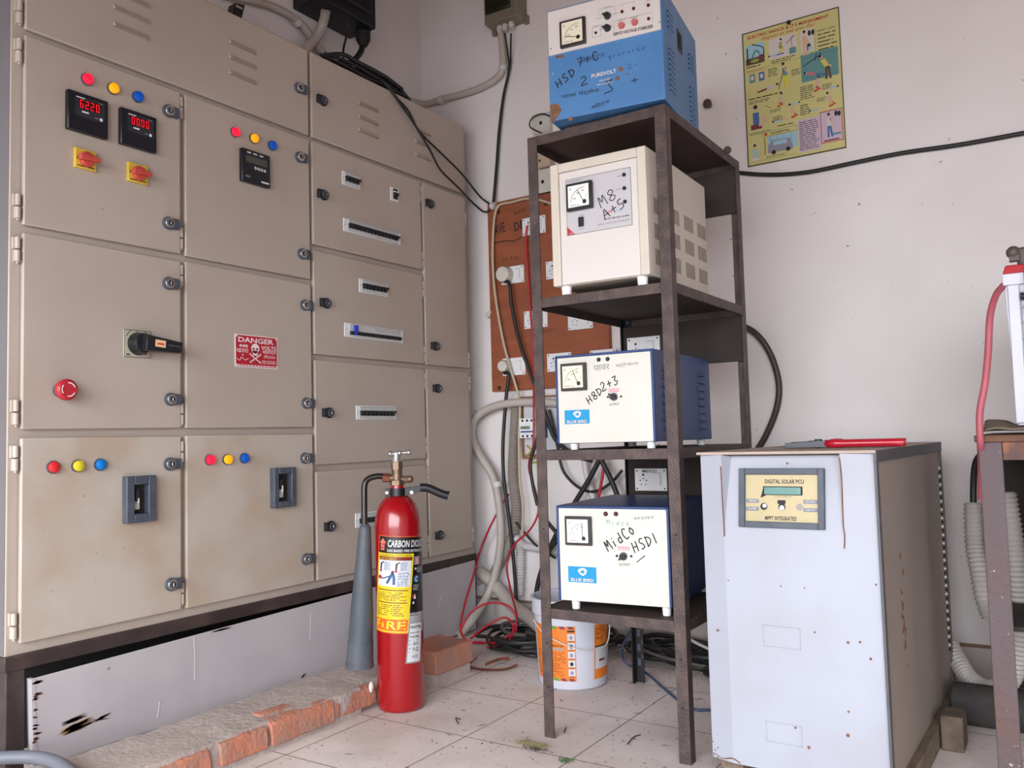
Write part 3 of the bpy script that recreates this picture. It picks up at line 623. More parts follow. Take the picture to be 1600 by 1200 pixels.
q.rect(.006, .126, -.078, -.066, -.0012, MAR, 12, 1); q.text('HOW TO OPERATE', .012, .07, -.0765, -.069, -.0018, YL); q.rect(.006, .125, -.165, -.078, -.0012, WL, 12, 4)
q.text('CARBON DIOXIDE', .008, .12, -.064, -.058, -.0014, BKL)
for x in (.014, .07):
    q.rect(x, x + .006, -.108, -.088, -.0016, BKL); q.disc(x + .003, -.113, .005, -.0016, RED); q.stroke([(x + .003, -.09), (x + .014, -.084)], .004, -.0016, BKL)
    q.lines(x + .016, x + .04, -.112, -.083, 7, -.0016, BLU, .4, 3)
q.stroke([(.045, -.155), (.055, -.135), (.062, -.122), (.068, -.135), (.07, -.158)], .009, -.0016, BLU); q.stroke([(.058, -.128), (.038, -.136), (.022, -.14)], .004, -.0018, BLU); q.disc(.014, -.136, .009, -.0016, RED, rz=.006); q.disc(.062, -.117, .005, -.0018, BKL)
q.lines(.08, .122, -.163, -.116, 9, -.0016, BLU, .4, 9)
q.rect(.01, .12, -.178, -.175, -.0012, MAR, 10, 1); q.lines(.01, .118, -.212, -.182, 5, -.0014, MAR, .38, 5)
q.rect(.01, .12, -.219, -.216, -.0012, MAR, 10, 1); q.lines(.01, .118, -.262, -.223, 6, -.0014, MAR, .38, 6)
q.rect(.003, .129, -.310, -.272, -.0012, ORL, 14, 2); q.text('F', .010, .028, -.305, -.277, -.0018, YL, True); q.poly([(.033, -.305), (.041, -.279), (.050, -.305), (.042, -.296)], -.0018, YL)
q.text('RE', .057, .122, -.305, -.277, -.0018, YL, True)
q.rect(.136, .160, -.092, -.066, -.0014, WL, 3, 1); q.rect(.138, .158, -.090, -.068, -.0016, RED, 3, 1); q.text('B', .142, .154, -.088, -.070, -.002, WL, True)
q.disc(.149, -.140, .013, -.0014, BLU); q.text('C', .143, .155, -.149, -.131, -.002, WL, True)
q.disc(.143, -.106, .004, -.0014, WL); q.lines(.15, .18, -.12, -.1, 4, -.0014, WL, .3, 8); q.lines(.138, .165, -.178, -.158, 4, -.0014, WL, .3, 12)
q.poly([(.142, -.205), (.147, -.188), (.153, -.205)], -.0014, WL); q.poly([(.135, -.2), (.14, -.186), (.146, -.2)], -.0014, RED); q.disc(.143, -.218, .004, -.0014, WL)
q.lines(.134, .17, -.262, -.235, 4, -.0014, BKL, .3, 14)
lab = tag(q.build('label', ext), 'yellow and black printed instruction label')
q = MB(EF); q.fn = wrapfn(R_ + .0004)
q.rect(.133, .19, -.415, -.262 - .02, -.0012, WL, 8, 5)
for a_, b2, c_, d_ in ((.134, .189, -.414, -.412), (.134, .189, -.285, -.283), (.134, .136, -.414, -.283)): q.rect(a_, b2, c_, d_, -.0016, BKL, 4, 1)
q.text('FOR AB TO BHAR', .139, .185, -.302, -.293, -.0018, BKL, True); q.lines(.139, .18, -.385, -.31, 6, -.0018, INKG, .25, 4)
for i, s_ in enumerate(('1-9-20', '20-9-21', '4 kg', '4.50')): q.text(s_, .153, .176, -.335 - i * .021, -.326 - i * .021, -.0018, BKL)
tag(q.build('label', ext), 'white service label with handwritten dates')

# ================================================================ steel rack
RX0, RX1, RY0, RY1 = -1.368, -.905, 2.222, 2.872; SH = [1.836, 1.326, .858, .383]
rack = thing('equipment_rack', 'tall narrow dark brown angle iron rack with four shelves holding the voltage stabilisers', 'rack', ((RX0 + RX1) / 2, (RY0 + RY1) / 2, 0))
for (x, sx, y_, sy, mm) in ((RX0, 1, RY0, 1, DSTEEL), (RX1, -1, RY0, 1, DSTEEL), (RX1, -1, RY1, -1, DSTEEL), (RX0, 1, RY1, -1, mat('black_slotted_steel', (34, 33, 36), .5, metal=.3))):
    q = MB(); w = .034; t = .004; ht = SH[0] + .0005
    L_ = [(x, y_), (x + sx * w, y_), (x + sx * w, y_ + sy * t), (x + sx * t, y_ + sy * t), (x + sx * t, y_ + sy * w), (x, y_ + sy * w)]
    if sx * sy < 0: L_ = L_[::-1]
    q.add([(a_, b2, 0) for a_, b2 in L_] + [(a_, b2, ht) for a_, b2 in L_], [tuple(range(6))[::-1], tuple(range(6, 12))] + [(k, (k + 1) % 6, (k + 1) % 6 + 6, k + 6) for k in range(6)], mm)
    if mm.name.startswith('black'):
        for k in range(34):
            zz = .06 + k * .052; q.box(x + .010, x + .022, RY1 - t - .0006, RY1 - t - .0002, zz, zz + .026, DGREY); q.box(x + .026, x + .031, RY1 - t - .0006, RY1 - t - .0002, zz + .026, zz + .04, DGREY)
    else:
        for zz in (.15, .28, .62): q.cyl((x + sx * .018, y_ - sy * .0006, zz), (x + sx * .018, y_ - sy * .001, zz), .0035, BLACKM, n=10)
    q.build('leg', rack, .001)
SHPL = mat('shelf_plate_brown', (66, 50, 46), .7, var=(88, 72, 66), vs=10)
for i, zt_ in enumerate(SH):
    q = MB(); h = .030; t = .004; e = .0006 + (0 if i else 0)
    q.box(RX0 + .0345, RX1 - .0345, RY0, RY0 + t, zt_ - h, zt_, DSTEEL); q.box(RX0 + .0345, RX1 - .0345, RY1 - t, RY1, zt_ - h, zt_, DSTEEL)
    q.box(RX1 - t, RX1, RY0 + .0345, RY1 - .0345, zt_ - h, zt_, DSTEEL); q.box(RX0, RX0 + t, RY0 + .0345, RY1 - .0345, zt_ - h, zt_, DSTEEL)
    if i == 0:
        q.box(RX0 - .001, RX1 + .001, RY0 - .001, RY0 + t, zt_ - h, zt_ + .0012, DSTEEL) if 0 else None
    q.box(RX0 + t, RX1 - t, RY0 + t, RY1 - t, zt_ - .005, zt_ - .0008, SHPL)
    q.build('shelf', rack, .0008)
for i, (zb_, zt_) in enumerate(((1.655, 1.806), (1.14, 1.296), (.66, .828))):
    q = MB(); q.box(RX0 + .005, RX1 - .006, RY1 - .020, RY1 - .006, zb_, zt_, DBROWN); tag(q.build('back_board', rack, .001), 'dark brown board across the back')

# ================================================================ stabilisers
SBLUE = mat('bright_blue_enamel', (74, 122, 172), .4, var=(60, 104, 156), vs=5, vamt=.5, speck=.14, sps=40, speckcol=(190, 210, 226))
NBLUE = mat('navy_blue_enamel', (34, 60, 112), .4, var=(28, 48, 92), vs=7)
CREAM = mat('cream_enamel', (200, 191, 178), .4, var=(190, 178, 162), vs=5, speck=.12, sps=26, speckcol=(176, 130, 80))
PANELW = mat('white_panel', (206, 198, 194), .4, var=(196, 187, 181), vs=12, vamt=.4)
WPAN = mat('bright_white_panel', (200, 197, 189), .4, var=(192, 187, 177), vs=9, vamt=.4)
SILV = mat('silver_sticker', (186, 182, 186), .3); CYAN = mat('cyan_sticker', (0, 134, 184), .35); RUSTP = mat('rust_patch', (128, 84, 58), .8, var=(86, 62, 50), vs=60, vamt=.8)
GLASS = mat('meter_dial_card', (226, 226, 222), .25); CREAMD = mat('cream_dial_card', (222, 214, 190), .3); BZL = mat('brown_black_bezel', (44, 36, 34), .4); SLOT = mat('dark_slot', (14, 16, 24), .7)
LEDR = mat('dark_red_led', (92, 24, 30), .25)
HW = {'M': [[(0, 0), (.12, 1), (.4, .4), (.7, 1), (.95, 0)]], '8': [[(.5, .5), (.15, .75), (.5, 1), (.85, .78), (.5, .5), (.1, .22), (.5, 0), (.9, .25), (.5, .5)]],
      'A': [[(0, 0), (.4, 1), (.9, 0)], [(.15, .4), (.8, .38)]], '+': [[(.5, .1), (.5, .85)], [(.1, .5), (.95, .5)]], '5': [[(.8, 1), (.25, .95), (.2, .55), (.7, .5), (.75, .12), (.1, 0)]],
      'H': [[(.05, 0), (.1, 1)], [(.75, 0), (.8, 1)], [(.05, .5), (.8, .5)]], 'S': [[(.85, .95), (.4, 1), (.2, .7), (.7, .42), (.7, .1), (.1, .05)]],
      'D': [[(.15, 0), (.2, 1)], [(.0, .95), (.7, .8), (.85, .4), (.15, 0)]], '2': [[(.1, .8), (.5, 1), (.8, .7), (.1, .02), (.95, .05)]], '3': [[(.1, .95), (.8, .95), (.4, .55), (.85, .3), (.4, 0), (.05, .1)]],
      'i': [[(.4, 0), (.4, .6)], [(.4, .8), (.42, .9)]], 'd': [[(.7, 1), (.7, 0)], [(.7, .5), (.2, .45), (.2, .05), (.7, .1)]], 'C': [[(.9, .85), (.4, 1), (.1, .5), (.4, 0), (.9, .1)]],
      'o': [[(.5, .75), (.2, .4), (.5, .05), (.8, .4), (.5, .75)]], '1': [[(.4, 1), (.4, 0)]], '7': [[(.1, .9), (.85, .95), (.4, 0)], [(.2, .5), (.8, .5)]], 'e': [[(.2, .5), (.8, .55), (.5, .95), (.2, .5), (.4, .05), (.85, .2)]],
      'r': [[(.2, .6), (.25, 0)], [(.25, .45), (.7, .62)]], 't': [[(.4, 1), (.45, 0)], [(.1, .7), (.8, .7)]], 'c': [[(.8, .6), (.3, .6), (.2, .1), (.8, .05)]], ' ': [], 'v': [[(.1, .6), (.4, 0), (.8, .6)]], '-': [[(.1, .5), (.9, .5)]], 'g': [[(.7, .6), (.2, .55), (.3, .2), (.7, .3), (.7, -.3), (.2, -.2)]]}
def hand(q, F_, s, p0, p1, size, w, y, m):        # text runs from pixel p0 to p1 on the face
    a = loc(F_, *p0); b_ = loc(F_, *p1); dx, dz = b_[0] - a[0], b_[1] - a[1]; L = math.hypot(dx, dz); ux, uz = dx / L, dz / L; st = L / len(s)
    for i, ch in enumerate(s):
        for pl in HW[ch]:
            q.stroke([(a[0] + ux * (st * (i + .82 * px)) - uz * size * pz * .9, a[1] + uz * (st * (i + .82 * px)) + ux * size * pz + 0) for px, pz in pl], w, y, m)
def R4(F_, *pts):
    P = [loc(F_, *p) for p in pts]; xs = sorted(p[0] for p in P); zs_ = sorted(p[1] for p in P)
    return (xs[0] + xs[1]) / 2, (xs[-1] + xs[-2]) / 2, (zs_[0] + zs_[1]) / 2, (zs_[-1] + zs_[-2]) / 2
def dial(F_, par, rect, bez, card, needle, knobm=BLACK, name='voltmeter'):
    x0, x1, z0, z1 = rect; w = x1 - x0; h = z1 - z0; q = MB(F_); b_ = w * .1
    q.box(x0, x1, -.012, 0, z0, z1, bez); m_ = q.build(name, par, .002)
    q = MB(F_); q.box(x0 + b_, x1 - b_, -.0145, -.011, z0 + b_, z1 - b_, card); y = -.0149
    ox, oz = x1 - w * .3, z0 + h * .27; rr_ = w * .48
    arc = [(ox + rr_ * math.cos(math.radians(t)), oz + rr_ * math.sin(math.radians(t))) for t in range(85, 176, 10)]
    q.stroke(arc, .0012, y, INKG, 2)
    for t in range(85, 176, 9):
        c_, s_ = math.cos(math.radians(t)), math.sin(math.radians(t)); q.stroke([(ox + rr_ * c_, oz + rr_ * s_), (ox + (rr_ + w * .05) * c_, oz + (rr_ + w * .05) * s_)], .001, y, INK)
    q.text('V', x0 + w * .16, x0 + w * .24, z1 - h * .28, z1 - h * .18, y, INK)
    for i, t in enumerate((95, 125, 160)):
        c_, s_ = math.cos(math.radians(t)), math.sin(math.radians(t)); q.text(('300', '200', '100')[i], ox + rr_ * .78 * c_ - .004, ox + rr_ * .78 * c_ + .005, oz + rr_ * .78 * s_ - .002, oz + rr_ * .78 * s_ + .003, y, INK)
    q.rect(x0 + w * .16, x0 + w * .42, z0 + h * .16, z0 + h * .18, y, INKG)
    q.disc(x1 - w * .2, z0 + h * .45, w * .015, y, INK); q.disc(x0 + w * .5, z0 + h * .15, w * .02, y, INK)
    q.build('dial', m_)
    q = MB(F_); t = math.radians(needle); q.stroke([(ox, oz), (ox + rr_ * 1.0 * math.cos(t), oz + rr_ * 1.0 * math.sin(t))], .0018, -.0156, INK, 1); q.disc(ox + w * .04, oz - h * .02, w * .075, -.0160, knobm)
    q.build('needle', m_); return m_
def knobled(F_, par, u, v, r, m, name='indicator_light', h=.006):
    x, z = loc(F_, u, v); q = MB(F_); q.cyl((x, 0, z), (x, -.002, z), r * 1.25, BLACKM, n=16); q.cyl((x, -.002, z), (x, -h, z), r, m, r2=r * .75, n=16); return q.build(name, par)
def pointer_knob(F_, par, u, v, ang, r=.011):
    x, z = loc(F_, u, v); q = MB(F_); q.cyl((x, 0, z), (x, -.004, z), r * 1.1, DGREY, n=24); q.cyl((x, -.004, z), (x, -.016, z), r * .8, BLACK, n=20)
    t = math.radians(ang); dx, dz = math.cos(t), math.sin(t); px, pz = -dz, dx
    P = lambda s, k, y: (x + dx * r * s + px * r * k, y, z + dz * r * s + pz * r * k)
    q.hexa([P(-1, .3, -.019), P(1.3, .2, -.019), P(1.3, -.2, -.019), P(-1, -.3, -.019), P(-1, .3, -.01), P(1.3, .2, -.01), P(1.3, -.2, -.01), P(-1, -.3, -.01)], BLACK)
    return q.build('selector_knob', par, .0005)

# --- blue unit on the top of the rack
def unit(name, label, x, y_, z, yaw):
    a = math.radians(yaw); t = thing(name, label, 'voltage stabiliser', (x, y_, z), a); return t, Matrix.Translation((x, y_, z)) @ Matrix.Rotation(a, 4, 'Z')
U1, F1 = unit('voltage_stabilizer', 'worn bright blue voltage stabiliser with white control strip, on top of the rack', -1.254, 2.170, 1.8365, 7.5)
w, d, h = .356, .415, .355
q = MB(F1); q.box(0, w, .002, d, .012, h, SBLUE); q.box(.02, w - .02, .06, d - .02, 0, .013, BLACKM); q.build('casing', U1, .003)
q = MB(F1)
for i, (yy, zz, n_) in enumerate(((.055, .235, 4), (.30, .205, 4), (.055, .045, 9), (.30, .02, 9))):
    for k in range(n_):
        z_ = zz + k * .0155; q.hexa([(w + .0045, yy, z_ + .009), (w + .0045, yy + .05, z_ + .009), (w + .001, yy + .05, z_), (w + .001, yy, z_), (w - .001, yy, z_ + .009), (w - .001, yy + .05, z_ + .009), (w - .001, yy + .05, z_), (w - .001, yy, z_)], SBLUE); q.box(w, w + .0047, yy, yy + .05, z_ + .0092, z_ + .0125, SLOT)
q.build('vent_slots', U1)
q = MB(F1); q.box(w - .001, w + .002, .17, .22, .225, .29, BLACK); q.box(w + .0015, w + .004, .178, .212, .235, .28, SLOT); q.build('carry_grip', U1, .002)
q = MB(F1)
P_ = [(x_, z_) for x_, z_ in (loc(F1, 1035, -60), loc(F1, 1035.5, 46), loc(F1, 857.5, 88), loc(F1, 855.5, 30), loc(F1, 1035, -22))]
zs0 = (loc(F1, 1034, 46)[1] + loc(F1, 857, 88)[1]) / 2; q.box(.004, w - .004, -.003, .003, zs0, h - .006, PANELW)
q.build('control_strip', U1, .001)
q = MB(F1); y = -.0036
def tx(q, F_, s, p0, p1, hgt, m, y, bold=False):
    a = loc(F_, *p0); b_ = loc(F_, *p1); q.text(s, a[0], a[0] + math.hypot(b_[0] - a[0], b_[1] - a[1]), a[1], a[1] + hgt, y, m, bold, math.atan2(b_[1] - a[1], b_[0] - a[0]))
tx(q, F1, 'SERVO VOLTAGE STABILISER', (959, 57), (1021, 44), .0095, INK, y, True)
def boxline(q, F_, pts, wd, y, m): q.stroke([loc(F_, *p) for p in pts], wd, y, m, 1)
boxline(q, F1, [(960, 51), (960, 34), (1020, 20), (1020, 37)], .001, y, INKG); boxline(q, F1, [(936, 26), (936, 16), (961, 10), (961, 18)], .001, y, INKG); boxline(q, F1, [(972, 13), (972, 8), (992, 3), (992, 8)], .001, y, INKG)
boxline(q, F1, [(926, 60), (926, 43), (939, 39), (939, 57), (926, 60)], .001, y, INKG)
for p0, p1 in (((943, 13), (955, 11)), ((932, 31), (941, 29)), ((958, 24), (968, 22)), ((967, 34), (977, 31)), ((985, 30), (998, 27)), ((1009, 4), (1017, 2)), ((929, 44), (936, 42)), ((939, 48), (943, 47))): tx(q, F1, 'UNDER VOLT', p0, p1, .003, INKG, y)
q.build('printing', U1)
dial(F1, U1, R4(F1, (876, 37), (916, 26.5), (916.5, 69), (877, 78)), BZL, CREAMD, 168)
pointer_knob(F1, U1, 950, 26, 160, .010); pointer_knob(F1, U1, 950, 45, 170, .010); knobled(F1, U1, 931.5, 52, .0045, BLACK)
for u, v in ((972.5, 19), (990.5, 14), (1013.5, 9), (1014, 30)): knobled(F1, U1, u, v, .0055, LEDR)
for u, v in ((972, 41), (992.5, 36)): knobled(F1, U1, u, v, .0105, mat('pink_knob', (190, 104, 100), .35), 'push_button', .014)
for u, v in ((877, 29.5), (861.5, 77), (1030.5, 35)): knobled(F1, U1, u, v, .0035, LEDR, 'screw', .003)
q = MB(F1); y = .0012
for pts in ([(859, 164), (866, 161), (874, 164), (877, 172), (872, 180), (868, 186), (866, 191), (861, 190)], [(888, 184), (893, 182), (896, 186), (892, 189), (888, 188)], [(966, 106), (970, 103), (974, 107), (971, 112), (967, 111)], [(961, 121), (965, 118), (968, 122), (965, 126), (962, 125)], [(978, 115), (981, 113), (982, 117)], [(867, 87), (880, 85), (882, 89), (870, 91)]):
    q.poly([loc(F1, *p) for p in pts], y, RUSTP)
tag(q.build('rust_patches', U1), kind='stuff')
q = MB(F1); y = .001; FINK = mat('blue_pen', (38, 66, 110), .6)
hand(q, F1, 'HSD', (872, 138), (902, 114), .026, .0034, y, INK); hand(q, F1, '7+C', (902, 105), (938, 91), .026, .0032, y, INK); hand(q, F1, '2', (907, 134), (921, 130), .026, .003, y, INK); q.stroke([loc(F1, 945, 128), loc(F1, 956, 124), loc(F1, 951, 132), loc(F1, 957, 140), loc(F1, 944, 146)], .0028, y, INK)
hand(q, F1, '+', (985, 132), (1001, 128), .02, .0024, y, INK); hand(q, F1, 'grcrvrcc', (950, 92), (1010, 76), .014, .0016, y, FINK); hand(q, F1, '2-', (980, 108), (1000, 102), .014, .0014, y, FINK)
tx(q, F1, '\u091c\u0947\u0928\u0930\u0947\u091f\u0930', (905, 100), (945, 88), .018, FINK, y); tx(q, F1, '\u092a\u093e\u0935\u0930 \u092a\u0947\u091f\u094d\u0930\u094b\u0932', (877, 156), (936, 145), .017, INK, y); tx(q, F1, '\u092e\u094b\u091f\u0930', (924, 171), (953, 160), .013, INK, y)
q.build('handwriting', U1)
q = MB(F1); tx(q, F1, 'PUREVOLT', (924, 122), (963, 113), .0115, PANELW, y, True); tx(q, F1, 'PACKED', (937, 128), (954, 124), .006, PANELW, y); tx(q, F1, 'REGULATED', (933, 134), (957, 129), .005, PANELW, y)
q.build('lettering', U1)

# --- cream unit
U2, F2 = unit('voltage_stabilizer', 'large cream voltage stabiliser with M8 written beside its meter, on the second shelf', -1.274, 2.194, 1.3262, 1.4)
w, d, z0, h = .312, .508, .024, .396
q = MB(F2); fr = .028
q.box(0, w, .014, d, z0, h, CREAM); q.box(0, fr, 0, .015, z0, h, CREAM); q.box(w - fr, w, 0, .015, z0, h, CREAM); q.box(fr, w - fr, 0, .015, h - fr, h, CREAM)
q.build('casing', U2, .003)
q = MB(F2); q.box(fr + .001, w - fr - .001, .004, .015, z0 + .002, h - fr - .001, mat('cream_panel', (206, 199, 194), .35, speck=.1, sps=30, speckcol=(180, 140, 90))); q.build('front_panel', U2, .0015)
for fx, fy in ((.03, .03), (w - .035, .03), (.03, d - .05), (w - .035, d - .05)):
    q = MB(F2); q.cyl((fx, fy, 0), (fx, fy, z0 + .001), .014, WHITEP, r2=.016, n=20); q.build('foot', U2)
q = MB(F2)
for yy in (.05, .175, .30, .42):
    for zz in (.06, .135, .21):
        for k in range(7): q.box(w - .0005, w + .0007, yy + k * .0118, yy + k * .0118 + .0038, zz, zz + .046, mat('brown_slot', (84, 68, 46), .8))
q.build('vent_slots', U2)
q = MB(F2); x0, x1, z0_, z1_ = R4(F2, (883, 281), (985, 261), (987, 350.5), (886, 369)); q.box(x0, x1, .0025, .0041, z0_, z1_, SILV)
for a_, b2, c_, d_ in ((x0, x1, z0_, z0_ + .001), (x0, x1, z1_ - .001, z1_), (x0, x0 + .001, z0_, z1_), (x1 - .001, x1, z0_, z1_)): q.rect(a_, b2, c_, d_, .0021, INK)
q.poly([(x0, z0_), (x0 + .027, z0_), (x0, z0_ + .027)], .0021, RED); tx(q, F2, 'ISI', (889, 366), (895, 365), .004, PANELW, .0017)
y = .0021
tx(q, F2, 'SERVO VOLTAGE STABILIZER', (934, 353), (984, 344), .006, INKG, y); tx(q, F2, 'AN ISO 9001:2015 Certified', (943, 344), (983, 337), .005, INK, y, True); tx(q, F2, 'nayo', (943, 336), (957, 333), .010, RED, y); tx(q, F2, 'volt', (959, 332), (972, 329), .010, mat('print_lightblue', (120, 180, 215), .5), y)
tx(q, F2, 'microtek industries', (886, 285), (908, 280), .003, INK, y)
for p0, p1 in (((963, 277), (971, 275)), ((962, 297), (971, 295)), ((904, 338), (912, 336)), ((904, 359), (913, 357))): tx(q, F2, 'OUTPUT', p0, p1, .003, INK, y)
st_ = tag(q.build('name_sticker', U2), 'silver name sticker')
q = MB(F2); y = .0015; hand(q, F2, 'M8', (939, 325), (966, 307), .034, .0026, y, INK); hand(q, F2, 'A+5', (945, 343), (979, 321), .030, .0028, y, INK); q.build('handwriting', U2)
dial(F2, U2, R4(F2, (886, 290), (927, 282), (927, 324), (888, 333)), BLACK, GLASS, 118)
for u, v in ((975, 273), (975.5, 294), (976.5, 315)): knobled(F2, U2, u, v, .0045, BLACK)
x, z = loc(F2, 908, 346.5); q = MB(F2); q.box(x - .008, x + .008, -.004, .003, z - .014, z + .014, BLACK); q.build('rocker_switch', U2, .001)

# --- two navy/white units
def navy_unit(U, F_, w, d, h, z0, pc, extra):
    q = MB(F_); t = .007
    q.box(0, w, .006, d, z0, h, NBLUE); q.box(0, t, -.002, .007, z0, h, NBLUE); q.box(w - t, w, -.002, .007, z0, h, NBLUE); q.box(t, w - t, -.002, .007, h - t, h, NBLUE)
    q.build('casing', U, .002)
    q = MB(F_); q.box(t + .0005, w - t - .0005, 0, .007, z0 + .001, h - t - .0005, WPAN); fp = q.build('front_panel', U, .001)
    for fx, fy in ((.045, .025), (w - .025, .025), (.045, d - .04), (w - .025, d - .04)):
        q = MB(F_); q.cyl((fx, fy, 0), (fx, fy, z0 + .001), .0115, WHITEP, r2=.0135, n=20); q.build('foot', U)
    q = MB(F_)
    for yy in (.075, d - .115):
        if yy > .1: q = MB(F_)
        for k in range(8):
            zz = z0 + .035 + k * (h - z0 - .07) / 8; L = .045
            q.hexa([(w + .006, yy, zz), (w + .006, yy + L, zz), (w, yy + L, zz + .016), (w, yy, zz + .016), (w - .001, yy, zz - .001), (w - .001, yy + L, zz - .001), (w - .001, yy + L, zz + .016), (w - .001, yy, zz + .016)], NBLUE)
            q.box(w, w + .0063, yy, yy + L, zz - .0025, zz - .0002, SLOT)
        q.build('vent_louvres', U)
U3, F3 = unit('voltage_stabilizer', 'white fronted navy voltage stabiliser marked HSD 2+3, on the third shelf', -1.300, 2.235, .8582, 2.1)
navy_unit(U3, F3, .318, .505, .286, .019, None, None)
BRC = mat('faded_pink_print', (206, 140, 150), .6)
def logo(F_, U, qp):
    x0, x1, z0, z1 = R4(F_, *qp); q = MB(F_); w = x1 - x0; h = z1 - z0; q.box(x0, x1, -.0007, .0005, z0, z1, CYAN); y = -.0011; cx, cz = x0 + w * .51, z0 + h * .66
    q.poly([(cx + a * w, cz + b_ * h) for a, b_ in ((-.17, .06), (-.12, .2), (.0, .26), (.12, .22), (.17, .08), (.12, -.12), (.02, -.24), (-.08, -.14))], y, PANELW)
    q.poly([(cx + a * w, cz + b_ * h) for a, b_ in ((-.12, .0), (-.03, .06), (.02, .17), (.05, .08), (.1, .1), (.06, -.02), (.08, -.1), (-.02, -.06))], y - .0004, CYAN)
    q.text('BLUE BIRD', x0 + w * .1, x1 - w * .1, z0 + h * .06, z0 + h * .26, y, PANELW, True); q.text('BLUE BIRD', x0 + w * .115, x1 - w * .085, z0 + h * .045, z0 + h * .245, y + .0002, BLU, True)
    tag(q.build('brand_sticker', U), 'cyan sticker with a white bird emblem')
logo(F3, U3, ((882, 641), (921, 640), (921.5, 661.5), (883, 663)))
dial(F3, U3, R4(F3, (878, 569), (917, 566.5), (918, 609), (879, 612)), BZL, CREAMD, 112)
knobled(F3, U3, 935.5, 562, .005, BLACK); knobled(F3, U3, 949.5, 561, .005, BLACK); pointer_knob(F3, U3, 959.5, 620, 140, .0105); knobled(F3, U3, 950, 620.5, .0025, BLACK, 'screw', .003); knobled(F3, U3, 970.5, 619.5, .0025, BLACK, 'screw', .003)
q = MB(F3); y = -.0006; hand(q, F3, 'H8D', (921, 632), (944, 613), .024, .0032, y, INK); hand(q, F3, '2+3', (941, 612), (969, 598), .026, .0032, y, INK)
tx(q, F3, '\u092a\u093e\u0935\u0930', (928, 580), (953, 577), .016, INKG, y); tx(q, F3, '\u0938\u094d\u091f\u0947\u092c\u0932', (962, 575), (998, 571), .013, INKG, y); q.build('handwriting', U3)
q = MB(F3); x0, x1, z0, z1 = R4(F3, (951, 607.5), (967.5, 606.5), (967.5, 612), (951, 613)); q.rect(x0, x1, z0, z1, y, BRC); tx(q, F3, 'MAINS', (952, 612), (967, 611), .007, PANELW, y - .0004); tx(q, F3, 'OUTPUT', (952, 634), (968, 633), .007, INK, y); q.build('printing', U3)

U4, F4 = unit('voltage_stabilizer', 'white fronted navy voltage stabiliser marked MidCo HSD 1, on the lowest shelf', -1.308, 2.229, .3832, 4.8)
navy_unit(U4, F4, .352, .46, .308, .026, None, None)
logo(F4, U4, ((888, 884.5), (932, 886.5), (932, 912), (888, 908.5)))
dial(F4, U4, R4(F4, (884, 806.5), (925, 806.5), (926, 852), (886, 851)), BZL, GLASS, 92)
knobled(F4, U4, 946.5, 803, .0055, LEDR); knobled(F4, U4, 962.5, 803, .0055, LEDR); pointer_knob(F4, U4, 974.5, 869, 225, .0105); knobled(F4, U4, 964, 868.5, .0028, BLACK, 'screw', .003); knobled(F4, U4, 986.5, 869, .0028, BLACK, 'screw', .003)
q = MB(F4); y = -.0006; hand(q, F4, 'MidCo', (951, 862), (995, 832), .032, .0038, y, INK); hand(q, F4, 'HSD1', (992, 864), (1033, 846), .031, .0036, y, INK); q.stroke([loc(F4, 995, 878.5), loc(F4, 1008, 868)], .0028, y, INK)
hand(q, F4, 'Midco', (948, 819), (985, 822), .013, .0014, y, mat('green_pen', (70, 140, 120), .6)); tx(q, F4, '\u0938\u0930\u094d\u0935\u0930', (990, 814), (1023, 812), .010, INKG, y); q.build('handwriting', U4)
q = MB(F4); x0, x1, z0, z1 = R4(F4, (965, 854), (984, 854), (984, 860), (965, 860)); q.rect(x0, x1, z0, z1, y, BRC); tx(q, F4, 'MAINS', (966, 860), (983, 860), .008, PANELW, y - .0004); tx(q, F4, 'OUTPUT', (967, 884), (985, 885), .008, INK, y); q.build('printing', U4)

# ================================================================ solar power unit
PY = math.radians(-1.4); PU = (-.8175, 2.136, .062)
pcu = thing('solar_power_unit', 'tall white steel solar inverter cabinet with a small display window, beside the rack', 'power unit', PU, PY)
FP = Matrix.Translation(PU) @ Matrix.Rotation(PY, 4, 'Z'); w, d, h = .4355, 1.0, .7785
PW = mat('dusty_white_enamel', (162, 165, 177), .45, var=(148, 146, 152), vs=3.5, vamt=.5, speck=.16, sps=28, speckcol=(120, 96, 78))
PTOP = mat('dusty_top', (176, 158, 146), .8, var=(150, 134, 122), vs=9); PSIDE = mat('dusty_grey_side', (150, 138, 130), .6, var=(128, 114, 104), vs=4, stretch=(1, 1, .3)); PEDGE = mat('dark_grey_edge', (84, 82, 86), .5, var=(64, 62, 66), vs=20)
q = MB(FP)
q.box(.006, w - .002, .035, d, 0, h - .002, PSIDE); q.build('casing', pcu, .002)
xa = loc(FP, 1126, 712)[0]; xb = loc(FP, 1311, 712)[0]; zk = loc(FP, 1310, 850)[1]; zka = loc(FP, 1124, 838)[1]
q = MB(FP)
